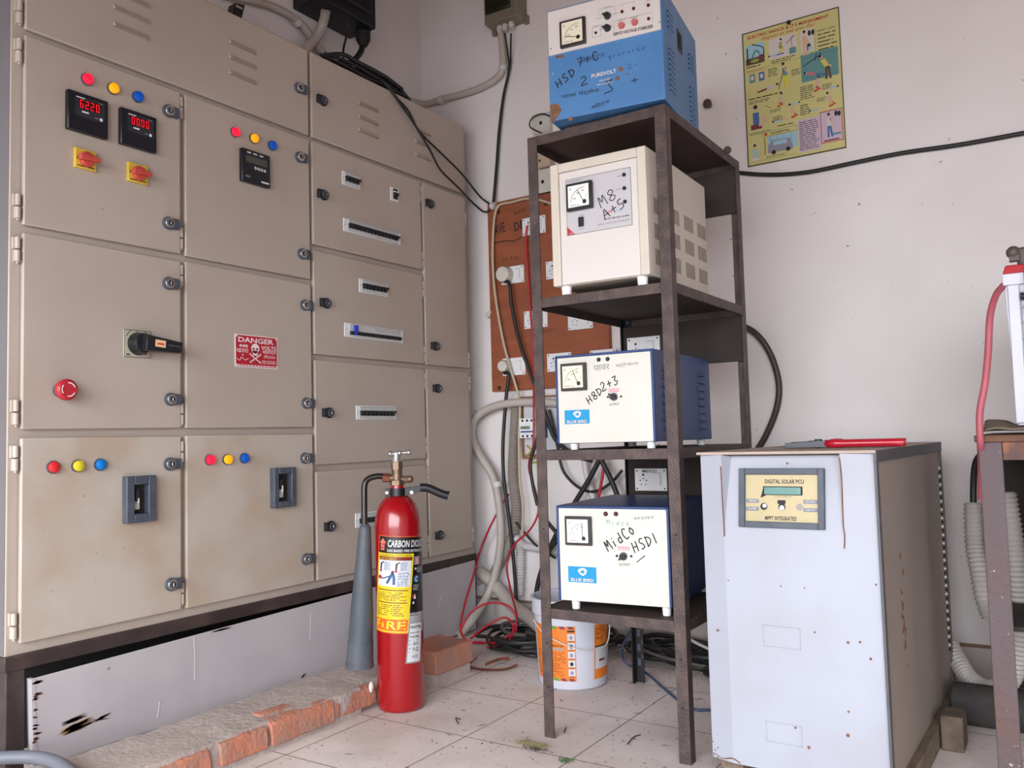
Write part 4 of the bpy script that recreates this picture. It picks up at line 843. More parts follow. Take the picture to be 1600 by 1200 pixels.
# cross section of the pressed front: flat middle, wings raked back, sloped recess in its upper part
WR = .016; D0 = .0; rec = .032
vs = [(0, WR, 0), (xa, D0, 0), (xb, D0, 0), (w, WR, 0),                    # 0-3 bottom
      (0, WR, h), (xa, D0, h), (xb, D0, h), (w, WR, h),                    # 4-7 top
      (xa, D0, zka), (xb, D0, zk), (xa + .016, rec, h - .004), (xb - .004, rec, h - .004), (0, .04, 0), (0, .04, h), (w, .04, 0), (w, .04, h), (0, WR, zka), (w, WR, zk)]
fs = [(0, 1, 8, 16), (16, 8, 5, 4), (1, 2, 9, 8), (2, 3, 17, 9), (9, 17, 7, 6), (8, 9, 11, 10), (8, 10, 5), (9, 6, 11), (12, 0, 16, 4, 13), (3, 14, 15, 7, 17), (4, 5, 10, 11, 6, 7, 15, 13), (0, 12, 14, 3, 2, 1)]
q.add(vs, fs, PW); q.build('front_cover', pcu, .0015, ang=12)
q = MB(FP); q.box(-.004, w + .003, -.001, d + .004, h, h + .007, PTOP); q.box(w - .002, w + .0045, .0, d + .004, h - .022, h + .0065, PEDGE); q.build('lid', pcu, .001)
q = MB(FP); q.box(w - .003, w + .003, .005, .028, 0, h - .022, PEDGE); q.build('corner_trim', pcu, .001)
q = MB(FP); q.box(w - .003, w + .003, d - .02, d + .002, 0, h - .022, PEDGE); q.build('corner_trim', pcu, .001)
q = MB(FP)
for k in range(44): q.cyl((w - .003, d - .045, .12 + k * .0135), (w + .004, d - .045, .12 + k * .0135), .0045, SLOT if k % 2 == 0 else OFFW, n=8)
q.build('vent_holes', pcu)
# display window
x0, x1, z0, z1 = R4(FP, (1155, 732), (1288, 733), (1286, 830), (1151, 823)); cw = x1 - x0; ch = z1 - z0
ty = rec * (((z0 + z1) / 2 - zk) / (h - zk)); an = math.atan2(rec, h - zk) * .9
FD = FP @ Matrix.Translation(((x0 + x1) / 2, ty, (z0 + z1) / 2)) @ Matrix.Rotation(-an, 4, 'X')
q = MB(FD); bw = .0155; fd = .012
for a_, b2, c_, d_ in ((-cw / 2, -cw / 2 + bw, -ch / 2, ch / 2), (cw / 2 - bw, cw / 2, -ch / 2, ch / 2), (-cw / 2 + bw, cw / 2 - bw, ch / 2 - bw, ch / 2), (-cw / 2 + bw, cw / 2 - bw, -ch / 2, -ch / 2 + bw)): q.box(a_, b2, -fd, .004, c_, d_, DGREY)
q.build('display_frame', pcu, .0015)
iw, ih = cw / 2 - bw, ch / 2 - bw; GOLD = mat('gold_plate', (176, 160, 122), .4, metal=.1, var=(160, 144, 106), vs=20)
q = MB(FD); q.box(-iw, iw, -.0028, .002, -ih, ih, GOLD); y = -.0032
q.text('DIGITAL SOLAR PCU', -iw * .45, iw * .62, ih * .62, ih * .8, y, INK, True); q.text('MPPT INTEGRATED', -iw * .45, iw * .42, -ih * .93, -ih * .76, y, INK, True)
q.text('SOLAR POWER UNIT', -iw * .2, iw * .3, ih * .04, ih * .1, y, INKG)
for sx, zz, s_ in ((-1, -.12, 'MENU'), (-1, -.46, 'ENTER'), (1, -.12, 'ESCAPE'), (1, -.46, 'NEXT')):
    xx0, xx1 = (-iw * .98, -iw * .62) if sx < 0 else (iw * .6, iw * .98); q.rect(xx0, xx1, ih * (zz - .09), ih * (zz + .07), y, mat('blue_grey_print', (110, 116, 128), .5)); q.text(s_, xx0 + .006, xx1 - .006, ih * (zz - .04), ih * (zz + .03), y - .0004, PANELW)
q.poly([(-iw * .58, ih * .02), (-iw * .55, ih * .12), (-iw * .5, ih * .42), (-iw * .42, ih * .48), (-iw * .4, ih * .14), (-iw * .5, ih * .05)], y, SLOT)
for xx, r_ in ((-.48, .009), (.02, .009), (.5, .0085)): q.disc(iw * xx, -ih * .36, r_, y, INK if xx < .4 else mat('grey_lens', (140, 130, 134), .4))
q.disc(-iw * .46, -ih * .33, .005, y - .0004, CHROME); q.disc(iw * .02, -ih * .40, .006, y - .0004, CHROME); q.rect(-iw * .1, iw * .12, -ih * .24, -ih * .08, y, INK)
q.build('display_plate', pcu)
q = MB(FD); q.box(-iw * .5, iw * .58, -.004, -.002, ih * .13, ih * .5, SLOT); q.box(-iw * .46, iw * .54, -.0055, -.003, ih * .16, ih * .46, mat('lcd_teal', (84, 128, 122), .25, var=(74, 116, 110), vs=30)); q.build('lcd_screen', pcu)
q = MB(FP); y = -.0005
for u, v, r_ in ((1325, 1004, .0035), (1325, 1149, .0045), (1326, 1112, .003), (1343, 1004, .003), (1359, 1031, .0035), (1367, 915, .0025), (1121, 985, .003), (1230, 724, .003), (1257, 919, .002), (1273, 988, .0025), (1138, 907, .002), (1243, 1137, .003), (1264, 1168, .004), (1220, 916, .002)):
    x_, z_ = loc(FP, u, v); q.cyl((x_, (max(0, (x_ - xb)) / (w - xb) * WR if x_ > xb else 0) + .001, z_), (x_, (max(0, (x_ - xb)) / (w - xb) * WR if x_ > xb else 0) - .0006, z_), r_, RUSTP, n=8)
q.build('rust_spots', pcu)
q = MB(FP)
for pts in ([(xb + .0005, -.0005, h - .01), (xb + .003, -.0005, h - .06), (xb + .0015, -.0007, zk + .05), (xb + .0035, -.0005, zk + .02), (xb + .001, -.0005, zk - .01)], [(xa - .001, -.0005, h - .03), (xa - .0005, -.0005, h - .1), (xa + .001, -.0005, zka)], [(.01, WR - .002, .01), (.03, .009, .004), (.06, .0, .012), (.08, -.001, .004)]):
    q.tube(pts, .0016, RUSTP, n=5)
for k in range(26): q.ball((rr.uniform(.002, .05), .012, rr.uniform(.0, .09) * rr.random()), rr.uniform(.001, .003), RUSTP, n=5)
xs_, zs_ = .0, 0
for k in range(22): q.ball((w - .0005, .24 + rr.gauss(0, .012), .36 + rr.gauss(0, .05)), rr.uniform(.002, .006), RUSTP, n=6, sq=(.2, 1, 2))
tag(q.build('rust_streak', pcu), kind='stuff')
# embossed marks on the lower front
q = MB(FP)
for R0 in (R4(FP, (1192, 976), (1250, 982), (1252, 1016), (1192, 1010)), R4(FP, (1197, 1128), (1255, 1134), (1252, 1166), (1197, 1160))):
    for a_, b2, c_, d_ in ((R0[0], R0[1], R0[3] - .002, R0[3]), (R0[0], R0[1], R0[2], R0[2] + .002), (R0[0], R0[0] + .002, R0[2], R0[3]), (R0[1] - .002, R0[1], R0[2], R0[3])): q.box(a_, b2, -.0016, .001, c_, d_, PW)
q.build('embossed_outline', pcu, .0005)
WOOD = mat('old_grey_wood', (120, 104, 88), .85, var=(88, 74, 64), vs=12, vamt=.8, stretch=(6, 1, 6), bump=.3)
for (a_, b2) in ((.015, .075), (w - .05, w + .02)):
    q = MB(FP); q.box(a_, b2, .03, d + .02, -.062, -.0005, WOOD); o = q.build('wooden_plank', None, .003)
    tag(o, 'grey wooden plank lying under the %s side of the white inverter cabinet' % ('left' if a_ < .1 else 'right'), 'plank')

# pliers on the cabinet
TZ = PU[2] + h + .007
q = None; pl = thing('pliers', 'red handled pliers lying on top of the white inverter cabinet', 'pliers', (-.52, 2.6, TZ))
def top(u, v, dz=.01): return at(u, v, 2, TZ + dz)
STEEL = mat('dark_tool_steel', (58, 58, 62), .35, metal=.7); GRIP = mat('red_grip', (178, 22, 44), .3, coat=.3)
pA, pB, pC = Vector((-.64, 2.40, TZ + .010)), Vector((-.545, 2.42, TZ + .013)), Vector((-.36, 2.44, TZ + .014))
q = MB()
for s_ in (-1, 1):
    q.hexa([(-.66, 2.40 + s_ * .001 - .002, TZ + .016), (-.545, 2.408 + s_ * .010, TZ + .022), (-.545, 2.408 + s_ * .010, TZ + .002), (-.66, 2.40 + s_ * .001 - .002, TZ + .002),
            (-.66, 2.40 + s_ * .012, TZ + .016), (-.545, 2.418 + s_ * .020, TZ + .022), (-.545, 2.418 + s_ * .020, TZ + .002), (-.66, 2.40 + s_ * .012, TZ + .002)], STEEL)
q.cyl((-.575, 2.412, TZ + .001), (-.575, 2.412, TZ + .025), .010, STEEL, n=16)
q.build('jaw', pl, .001)
for s_ in (-1, 1):
    q = MB(); q.tube([(-.555, 2.414 + s_ * .006, TZ + .0125), (-.53, 2.416 + s_ * .022, TZ + .0125), (-.47, 2.42 + s_ * .026, TZ + .0125), (-.36, 2.43 + s_ * .020, TZ + .0125)], .0105, GRIP, n=12, rf=lambda i: .013 if 4 < i < 8 else .0105)
    q.build('handle', pl)
q = MB(); q.tube([(-.78, 2.9, TZ + .006), (-.70, 2.98, TZ + .008), (-.62, 2.93, TZ + .006), (-.55, 3.0, TZ + .006)], .005, CABLE, n=8); tag(q.build('cable_scrap'), 'short black cable end lying at the back of the inverter cabinet top', 'cable')
q = MB(); q.ball((-.70, 2.85, TZ + .008), .02, mat('dusty_lump', (96, 84, 78), .9), sq=(1, .7, .4)); q.ball((-.68, 2.86, TZ + .008), .014, mat('dusty_lump', (96, 84, 78), .9), sq=(1, .7, .5)); tag(q.build('dirt_clod'), 'small dusty clod lying on the inverter cabinet top', 'dirt')
# ================================================================ things on the back wall
BW = frame(0, YW, 0); lw = lambda u, v, y=0: loc(BW, u, v, y)
def wallp(u, v, off): return at(u, v, 1, YW - off)
def single(q, name, label, cat, group=None, kind=None, bevel=0, ang=35): return tag(q.build(name, None, bevel, ang), label, cat, group, kind)
# plywood board with sockets
PLY = mat('orange_plywood', (150, 82, 50), .6, var=(122, 62, 38), vs=3, vamt=.7, stretch=(1, 1, 6), speck=.1, sps=40, speckcol=(60, 34, 24)); STEN = mat('black_stencil', (56, 34, 28), .8)
bx0, bz1 = lw(772, 323, .03); bz0 = lw(776, 613, .03)[1]; bx1 = lw(961, 530, .03)[0]
PB = frame(0, YW - .03, 0); board = thing('socket_board', 'orange plywood board with white switch sockets fixed on the wall behind the rack', 'socket board', ((bx0 + bx1) / 2, YW - .015, bz0))
q = MB(PB); q.box(bx0, bx1, 0, .03, bz0, bz1, PLY); q.build('backing_board', board, .002)
q = MB(PB)
for s_, p0, p1, hh in (('AVE', (774, 368), (790, 362), .05), ('D', (804, 362), (812, 360), .045), ('P', (813, 359), (822, 357), .045)):
    tx(q, PB, s_, p0, p1, hh, STEN, -.0005, True)
boxline(q, PB, [(772, 380), (790, 376), (802, 377), (815, 371)], .006, -.0005, STEN)
hand(q, PB, 'od-toc', (784, 408), (812, 404), .02, .002, -.0005, STEN); hand(q, PB, 'ogcc', (842, 520), (866, 516), .018, .002, -.0005, STEN); hand(q, PB, 'cvot', (797, 604), (816, 600), .018, .002, -.0005, STEN)
tx(q, PB, 'BLACK', (803, 336), (822, 330), .015, STEN, -.0005)
q.build('stencil_marks', board)
for u, v in ((779, 331), (780, 606), (853, 318)): 
    x, z = loc(PB, u, v); q = MB(PB); q.cyl((x, 0, z), (x, -.006, z), .011, mat('rusty_screw', (88, 50, 34), .6, metal=.4), r2=.008, n=14); q.build('screw', board)
def socket(Fm, par, x0, x1, z0, z1, plug=None, top_text=None):
    q = MB(Fm); w = x1 - x0; h = z1 - z0; q.box(x0, x1, -.009, 0, z0, z1, WHITEP); y = -.0094
    for a_ in (.07, .93):
        for b2 in (.1, .9): q.disc(x0 + w * a_, z0 + h * b2, w * .025, y, INK)
    q.box(x0 + w * .62, x0 + w * .8, -.0125, -.008, z0 + h * .25, z0 + h * .78, WHITEP)
    for a_, b2, c_, d_ in ((x0 + w * .60, x0 + w * .82, z0 + h * .80, z0 + h * .815), (x0 + w * .82, x0 + w * .83, z0 + h * .22, z0 + h * .815)): q.rect(a_, b2, c_, d_, y, INKG)
    for a_, b2, r_ in ((.27, .72, .035), (.17, .47, .022), (.37, .47, .022), (.2, .28, .018), (.34, .28, .018), (.27, .55, .02)): q.disc(x0 + w * a_, z0 + h * b2, w * r_, y, INK)
    o = q.build('socket', par, .0012)
    if top_text: t_ = MB(Fm); t_.text(top_text, x0 + w * .25, x0 + w * .7, z0 + h * .82, z0 + h * .95, y - .0002, INK, True); t_.build('lettering', o)
    return o
SOCK = [((816, 338), (855, 368)), ((783, 416), (822, 444)), ((853, 408), (893, 434)), ((818, 485), (859, 513)), ((889, 488), (927, 513)), ((785, 559), (824, 587)), ((855, 552), (895, 580)), ((925, 548), (962, 574))]
for a_, b2 in SOCK:
    p = loc(PB, *a_); r_ = loc(PB, *b2); xm = (p[0] + r_[0]) / 2; zm = (p[1] + r_[1]) / 2; socket(PB, board, xm - .064, xm + .064, zm - .042, zm + .042)
# two sockets on the dark boards of the rack, one plate and box by the top shelf
RB = frame(0, RY1 - .0202, 0)
for (a_, b2, s_) in (((993, 732), (1044, 767), 'MIDCO'), ((981, 529), (1033, 562), None)):
    p = loc(RB, *a_); r_ = loc(RB, *b2); o = socket(RB, None, p[0], r_[0], r_[1], p[1], None, s_)
    tag(o, 'white switch socket marked MIDCO on the dark board below the third shelf' if s_ else 'white switch socket on the dark board right above the HSD 2+3 stabiliser', 'socket')
for (a_, b2, lab_) in (((836, 184), (864, 206), 'small white switch plate on the wall just left of the bright blue stabiliser'), ((838, 270), (868, 303), 'white plate with a black knob on the wall left of the cream stabiliser')):
    p = lw(*a_); r_ = lw(*b2); q = MB(BW); q.box(p[0], r_[0], -.03, 0, r_[1], p[1], OFFW); q.disc((p[0] * .5 + r_[0] * .5), (p[1] + r_[1]) / 2, .009, -.0305, INK); single(q, 'switch_plate', lab_, 'switch', bevel=.002)
p = lw(846, 246); r_ = lw(868, 262); q = MB(BW); q.box(p[0], r_[0], -.05, 0, r_[1], p[1], mat('beige_block', (186, 164, 144), .7)); q.disc(p[0] + .02, (p[1] + r_[1]) / 2, .006, -.0505, INK); single(q, 'cable_box', 'small beige wall box above the orange socket board', 'box', bevel=.002)
# starter board under the plywood
SBF = frame(0, YW - .035, 0); x0, z1 = loc(SBF, 812, 620); x1, z0 = loc(SBF, 900, 716)
sb = thing('starter_board', 'wood backed white board with a small contactor below the orange socket board', 'starter board', ((x0 + x1) / 2, YW - .02, z0))
q = MB(SBF); q.box(x0, x1, .005, .034, z0, z1, mat('light_wood', (142, 104, 72), .7, var=(110, 78, 52), vs=14, stretch=(1, 1, 8))); q.build('wooden_back', sb, .001)
q = MB(SBF); q.box(x0 + .022, x1, -.003, .006, z0 + .02, z1 - .01, mat('grey_white_plate', (196, 196, 202), .5)); q.build('plate', sb, .001)
p = loc(SBF, 821, 654); r_ = loc(SBF, 842, 684); q = MB(SBF); cw_ = r_[0] - p[0]; ch_ = p[1] - r_[1]; q.box(p[0], r_[0] + .02, -.055, -.002, r_[1], p[1], WHITEP); q.box(r_[0] + .02, r_[0] + .05, -.06, -.002, r_[1], p[1], mat('navy_plastic', (30, 50, 96), .5))
for k in range(3):
    for zz in (.88, .1): q.disc(p[0] + cw_ * (.25 + k * .35), r_[1] + ch_ * zz, .006, -.0554, INK)
q.rect(p[0] + .006, p[0] + cw_ * .8, r_[1] + ch_ * .45, r_[1] + ch_ * .6, -.0554, INKG); q.rect(p[0] + .006, p[0] + cw_ * 1.1, r_[1] + ch_ * .28, r_[1] + ch_ * .36, -.0554, BLU)
q.build('contactor', sb, .0015)
# junction box with glands, high on the wall
x0, z0 = lw(757, 40, -.1); x1 = lw(807, 33, -.1)[0]; z1 = z0 + .38
JB = thing('junction_box', 'grey wall junction box with dark window and cable glands, high above the socket board', 'junction box', ((x0 + x1) / 2, YW - .05, z0)); JF = frame(0, YW, 0)
GREYBOX = mat('grey_beige_box', (128, 118, 104), .5, var=(110, 100, 88), vs=10)
q = MB(JF); q.box(x0, x1, -.10, 0, z0, z1, GREYBOX); q.box(x0 - .012, x0 + .01, -.02, 0, z0 - .02, z0 + .03, GREYBOX); q.box(x1 - .01, x1 + .014, -.02, 0, z0 - .012, z0 + .03, GREYBOX); q.build('body', JB, .004)
q = MB(JF); q.box(x0 + .012, x1 - .03, -.115, -.099, z0 + .045, z1 - .01, mat('smoked_window', (34, 36, 30), .2, coat=.4)); q.build('window', JB, .006)
for u in (781, 789, 799):
    gx = lw(u, 50, -.05)[0]; q = MB(JF); q.cyl((gx, -.05, z0 + .002), (gx, -.05, z0 - .03), .013, OFFW, n=14); q.cyl((gx, -.05, z0 - .008), (gx, -.05, z0 - .018), .017, OFFW, n=6); q.build('cable_gland', JB)
# black meter box on the left wall with its boot
LWF = frame(XL, 0, 0, 'left')
MBX = thing('meter_box', 'black meter box on the left wall above the cabinet top', 'meter box', (XL + .1, 2.85, 2.85))
ya = at(500, 16, 0, XL + .17).y; yb = at(583, 22, 0, XL + .17).y; zb_ = at(545, 22, 0, XL + .17).z
q = MB(LWF); q.box(ya, yb + .02, -.17, 0, zb_, zb_ + .45, mat('black_box', (20, 22, 28), .45)); q.box(ya + .06, yb - .02, -.185, -.165, zb_ + .05, zb_ + .4, BLACK); q.build('body', MBX, .008)
q = MB(LWF); yc = at(567, 40, 0, XL + .10).y; zc = at(567, 72, 0, XL + .10).z
q.cyl((yc, -.10, zb_ + .01), (yc, -.10, zc + .06), .034, BLACKM, n=18); q.cyl((yc, -.10, zc + .075), (yc, -.10, zc + .03), .036, BLACKM, r2=.034, n=18); q.cyl((yc, -.10, zc + .03), (yc, -.10, zc), .034, BLACKM, r2=.018, n=18); q.build('cable_boot', MBX)
# ---------------------------------------------------------------- cables and conduits
PVC = mat('grey_pvc', (186, 176, 168), .5, var=(160, 148, 140), vs=10); PVCW = mat('white_pvc', (204, 200, 200), .45, var=(184, 178, 176), vs=10); CREAMC = mat('cream_cable', (188, 172, 150), .5); REDC = mat('red_wire', (176, 24, 44), .4); PINKC = mat('dusty_red_cable', (170, 84, 96), .5, var=(150, 70, 80), vs=10)
def cable(pts, r, m, name, label, group=None, n=8, sub=5, cat='cable', rf=None):
    q = MB(); q.tube(pts, r, m, n=n, sub=sub, rf=rf); return single(q, name, label, cat, group, ang=60)
LWo = lambda u, v, o=.03: at(u, v, 0, XL + o)
WP = lambda off, *ps: [wallp(u, v, off) for u, v in ps]
cond = thing('conduit_pipe', 'grey conduit sweeping low round the wall corner up to the junction box', 'conduit', wallp(660, 157, .03))
q = MB(); q.tube([LWo(350, -8), LWo(420, 8), LWo(465, 33), LWo(488, 62), LWo(520, 98), LWo(560, 120), LWo(610, 140), LWo(640, 156)] + WP(.03, (664, 162), (692, 155), (735, 143), (768, 128), (784, 112), (786, 90), (782, 52)), .0165, PVC, n=12); q.build('pipe', cond, ang=60)
for (u, v, wl_) in ((464, 34, 0), (650, 160, 1), (690, 156, 1), (786, 108, 1)):
    p = wallp(u, v, .03) if wl_ else LWo(u, v); q = MB(); d_ = Vector((1, 0, 0)) if wl_ and u < 780 else (Vector((0, 0, 1)) if wl_ else Vector((0, 1, -.4)).normalized())
    q.cyl(p - d_ * .012, p + d_ * .012, .022, PVCW, n=14); q.build('pipe_clip', cond)
mz = zb_
cable([at(509, 17, 0, XL + .12), LWo(505, 35, .08), LWo(496, 56, .05), LWo(480, 76, .05), LWo(478, 100, .05)], .021, PVC, 'conduit_pipe', 'short thick grey conduit leaving the left underside of the meter box', cat='conduit', n=12)
cable([Vector((XL + .10, yc, zc + .01)), LWo(562, 84, .10), LWo(548, 98, .1), LWo(530, 102, .12), LWo(505, 92, .14)], .014, CABLE, 'black_cable', 'thick black cable curving from the meter box boot to the cabinet top')
cable([at(544, 26, 0, XL + .12), LWo(543, 50, .1), LWo(537, 75, .1), LWo(536, 100, .12)], .005, CABLE, 'black_cable', 'thin black wire hanging from the meter box underside')
# bundle lying along the cabinet top
rr = random.Random(11)
for k in range(9):
    x = XP - .012 - .022 * (k // 3); cable([Vector((x + rr.uniform(-.008, .008), 2.36 + k * .02 + t * .09, ZT + .012 + .022 * (k % 3) * (1 if 0 < t < 5 else .3) + rr.uniform(0, .010))) for t in range(0, 6)], rr.uniform(.006, .010), CABLE, 'black_cable', 'black cable of the bundle lying on the cabinet top below the meter box', 'cables on the cabinet top')
g2 = 'pair of black cables drooping from the cabinet top to the socket board'
c0 = Vector((XP - .05, 2.72, ZT + .014))
cable([c0, at(596, 126, 0, XP + .005), at(622, 155, 0, XP + .035), at(640, 176, 0, XP + .035), at(655, 205, 0, XP + .04), at(690, 240, 0, XP + .04), at(722, 272, 0, XP + .05)] + WP(.05, (750, 307)) + WP(.035, (770, 322)), .0048, CABLE, 'black_cable', 'black cable drooping from cabinet top to socket board, the upper of two')
cable([c0 + Vector((-.01, .01, 0)), at(600, 130, 0, XP + .005), at(622, 158, 0, XP + .035), at(645, 190, 0, XP + .035), at(672, 235, 0, XP + .04), at(688, 265, 0, XP + .04), at(715, 292, 0, XP + .05)] + WP(.05, (740, 318), (757, 331)) + WP(.035, (769, 325)), .0048, CABLE, 'black_cable', 'black cable drooping from cabinet top to socket board, the lower of two')
for du, lb in ((0, 'left'), (8, 'right')):
    cable([wallp(789 + du * 1.2, 52, .05), wallp(793 + du * .6, 80, .03), wallp(795 + du * .2, 108, .02), wallp(786 + du * .2, 150, .02), wallp(779 + du * .25, 205, .02), wallp(775 + du * .25, 260, .02), wallp(770 + du * .25, 318, .03)], .0045, CABLE, 'black_cable', lb + ' one of the two black cables running from junction box down to the socket board')
q = MB(); p = wallp(771, 322, .04); q.cyl(p + Vector((-.012, 0, 0)), p + Vector((.012, 0, 0)), .018, PVCW, n=12); single(q, 'cable_clip', 'white clip at the top left corner of the orange board', 'clip')
q = MB(); p = wallp(766, 491, .02); q.cyl(p + Vector((0, .019, 0)), p, .014, OFFW, n=10); q.cyl(p + Vector((-.02, 0, -.01)), p + Vector((.012, 0, .012)), .012, OFFW, n=10); single(q, 'pipe_saddle', 'small loose white saddle on the wall left of the orange board', 'clip')
# cream cable down the board, plugs with black leads
cable(WP(.045, (862, 318), (830, 310), (800, 316), (776, 326)) + WP(.055, (770, 380), (771, 430), (776, 476), (787, 536), (799, 580), (812, 628)) + WP(.06, (811, 680), (812, 750), (817, 790), (816, 840)), .0065, CREAMC, 'cream_cable', 'thin cream cable running down the orange board to the wall below')
for sp, lead, lb in (((783, 417, 803, 444), [(796, 444), (800, 480), (812, 535), (832, 592), (850, 640)], 'round white plug in the upper left socket with a black lead'),
                     ((786, 561, 800, 585), [(795, 586), (791, 620), (786, 690), (787, 745), (794, 800), (802, 870), (807, 940), (809, 985)], 'off-white plug in the lower left socket with a long black lead')):
    a_ = loc(PB, sp[0], sp[1]); b2 = loc(PB, sp[2], sp[3]); cx, cz = (a_[0] + b2[0]) / 2, (a_[1] + b2[1]) / 2
    t = thing('plug_with_lead', lb, 'plug', (cx, YW - .05, cz)); q = MB(PB); q.cyl((cx, -.0095, cz), (cx, -.05, cz), .042 if 'round' in lb else .03, OFFW, r2=.036 if 'round' in lb else .026, n=24); q.build('plug', t, .003)
    q = MB(); q.tube([Vector((cx, YW - .06, cz - .03))] + WP(.07, *lead), .0085, CABLE, n=8); q.build('lead', t, ang=60)
# grey looping conduit
cable(WP(.05, (905, 634)) + WP(.07, (868, 630), (830, 628), (790, 631), (760, 640), (741, 657), (737, 680), (748, 708), (768, 740), (778, 775)) + WP(.07, (783, 830), (778, 880)) + [at(762, 930, 1, YW - .10), at(738, 968, 1, YW - .22), at(718, 992, 1, YW - .30)], .0195, PVC, 'conduit_pipe', 'grey flexible conduit looping over the wall left of the rack and down to the floor', cat='conduit', n=14)
q = MB(); p = wallp(777, 757, .07); q.cyl(p + Vector((-.002, 0, .012)), p + Vector((.002, 0, -.012)), .026, PVCW, n=14); single(q, 'conduit_coupling', 'pale collar on the grey looping conduit', 'coupling')
def corr(pts, r, m, name, label, pitch=.013):
    P = smooth_pts(pts, 24); L = sum((P[i + 1] - P[i]).length for i in range(len(P) - 1)); n_ = int(L / pitch * 2); Q = []; acc = 0; k = 0; st = L / n_; 
    Q.append(P[0]); d_ = 0
    for i in range(len(P) - 1):
        seg = (P[i + 1] - P[i]).length
        while d_ + seg >= (len(Q)) * st and len(Q) < n_: Q.append(P[i].lerp(P[i + 1], ((len(Q)) * st - d_) / seg))
        d_ += seg
    q = MB(); q.tube(Q, r, m, n=12, sub=1, rf=lambda i: r if i % 2 else r * .80); return single(q, name, label, 'hose', ang=25)
CORRM = mat('grey_corrugated', (150, 140, 132), .55, var=(120, 110, 102), vs=10)
corr(WP(.035, (806, 636), (803, 690), (801, 740), (806, 790), (803, 830), (790, 862), (770, 900)), .026, CORRM, 'corrugated_hose', 'dark grey corrugated hose hanging flat on the wall left of the starter board')
corr(WP(.035, (813, 846), (813, 890), (811, 932)), .022, PVCW, 'corrugated_hose', 'short pale corrugated hose low on the wall behind the bucket')
cable(WP(.04, (806, 840), (818, 852), (842, 857), (880, 862)), .018, PVCW, 'conduit_pipe', 'white pipe elbow low on the wall running right behind the rack', cat='conduit', n=12)
cable([wallp(748, 893, .06), wallp(775, 915, .06), at(800, 945, 1, YW - .12), at(830, 968, 1, YW - .2), at(850, 985, 1, YW - .25)], .030, PVC, 'conduit_pipe', 'thick dusty grey pipe lying near the floor in the wall corner', cat='conduit', n=14)
cable(WP(.04, (742, 900), (752, 905)), .03, PVC, 'pipe_end', 'grey pipe stub sticking out beside the cabinet end', cat='conduit', n=14)
# black drops behind the rack
for pts, r_, off, lb in (([(858, 640), (868, 680), (875, 720), (884, 742), (905, 762), (930, 768), (955, 754), (972, 735)], .007, .06, 'black cable sagging in a curve behind the third rack shelf'),
                         ([(938, 716), (920, 750), (898, 786), (872, 830), (850, 880), (838, 930), (842, 985)], .012, .09, 'thick black cable slanting down from the third shelf to the bucket'),
                         ([(938, 716), (955, 750), (975, 800)], .012, .09, 'thick black cable slanting right behind the MidCo unit'),
                         ([(850, 640), (860, 670), (872, 692), (900, 712), (925, 720)], .010, .08, 'black cable curving under the starter board'),
                         ([(800, 808), (822, 835), (842, 856), (868, 872)], .006, .05, 'thin black wire slanting right below the corrugated hose'),
                         ([(855, 815), (872, 840), (856, 862), (846, 880)], .009, .12, 'black cable kinked at the left post of the rack')):
    cable(WP(off, *pts), r_, CABLE, 'black_cable', lb)
cable(WP(.05, (912, 700), (916, 740), (926, 775), (930, 830)), .014, PVCW, 'conduit_pipe', 'white pipe standing on the wall behind the rack between the two lower units', cat='conduit')
cable(WP(.07, (944, 712), (942, 740), (936, 775), (934, 800)), .007, REDC, 'red_wire', 'red wire hanging behind the third rack shelf')
cable([at(849, 640, 1, 3.2), at(838, 690, 1, 3.2), at(829, 722, 1, 3.2), at(832, 755, 1, 3.2), at(840, 790, 1, 3.2)], .008, CABLE, 'black_cable', 'black cable beside the red wire left of the rack post')
YG = mat('yellow_green_wire', (170, 150, 60), .5)
cable([at(823, 696, 1, 3.3), at(830, 704, 1, 3.3), at(824, 712, 1, 3.3), at(834, 716, 1, 3.3), at(828, 724, 1, 3.3), at(838, 722, 1, 3.3)], .004, YG, 'twisted_wire', 'twisted yellow and black wire below the contactor')
# red wires
cable([wallp(795, 772, .03), wallp(783, 790, .06), wallp(765, 825, .08), wallp(750, 862, .08), at(741, 895, 1, 3.25), at(726, 945, 1, 3.12), at(720, 985, 1, 3.02), at(733, 1003, 1, 3.0), at(760, 1005, 1, 3.0)], .0048, REDC, 'red_wire', 'red wire dropping from the wall hole to the floor beside the cabinet')
cable(WP(.05, (824, 352), (822, 372), (825, 430), (829, 490), (833, 560)) + [wallp(834, 640, .1), wallp(833, 695, .12), wallp(826, 730, .12), wallp(837, 768, .12), wallp(841, 800, .12), wallp(828, 828, .12), wallp(803, 852, .12), wallp(792, 885, .12), at(800, 930, 1, 3.22), at(808, 968, 1, 3.12), at(797, 992, 1, 3.05), at(770, 1003, 1, 3.02)], .0048, REDC, 'red_wire', 'long red wire hanging from the top socket down to the wire heap')
cable([at(718, 988, 1, 3.02), at(735, 958, 1, 3.05), at(765, 942, 1, 3.08), at(796, 948, 1, 3.1), at(807, 972, 1, 3.1), at(798, 1000, 1, 3.05), at(760, 1012, 1, 3.0)], .0048, REDC, 'red_wire', 'red wire arching in a loop over the wire heap')
cable([at(735, 998, 1, 3.0), at(765, 975, 1, 3.02), at(790, 965, 1, 3.06), at(802, 980, 1, 3.08), at(790, 1003, 1, 3.0), at(740, 1003, 1, 2.98)], .0045, REDC, 'red_wire', 'thin red wire lying across the wire heap')
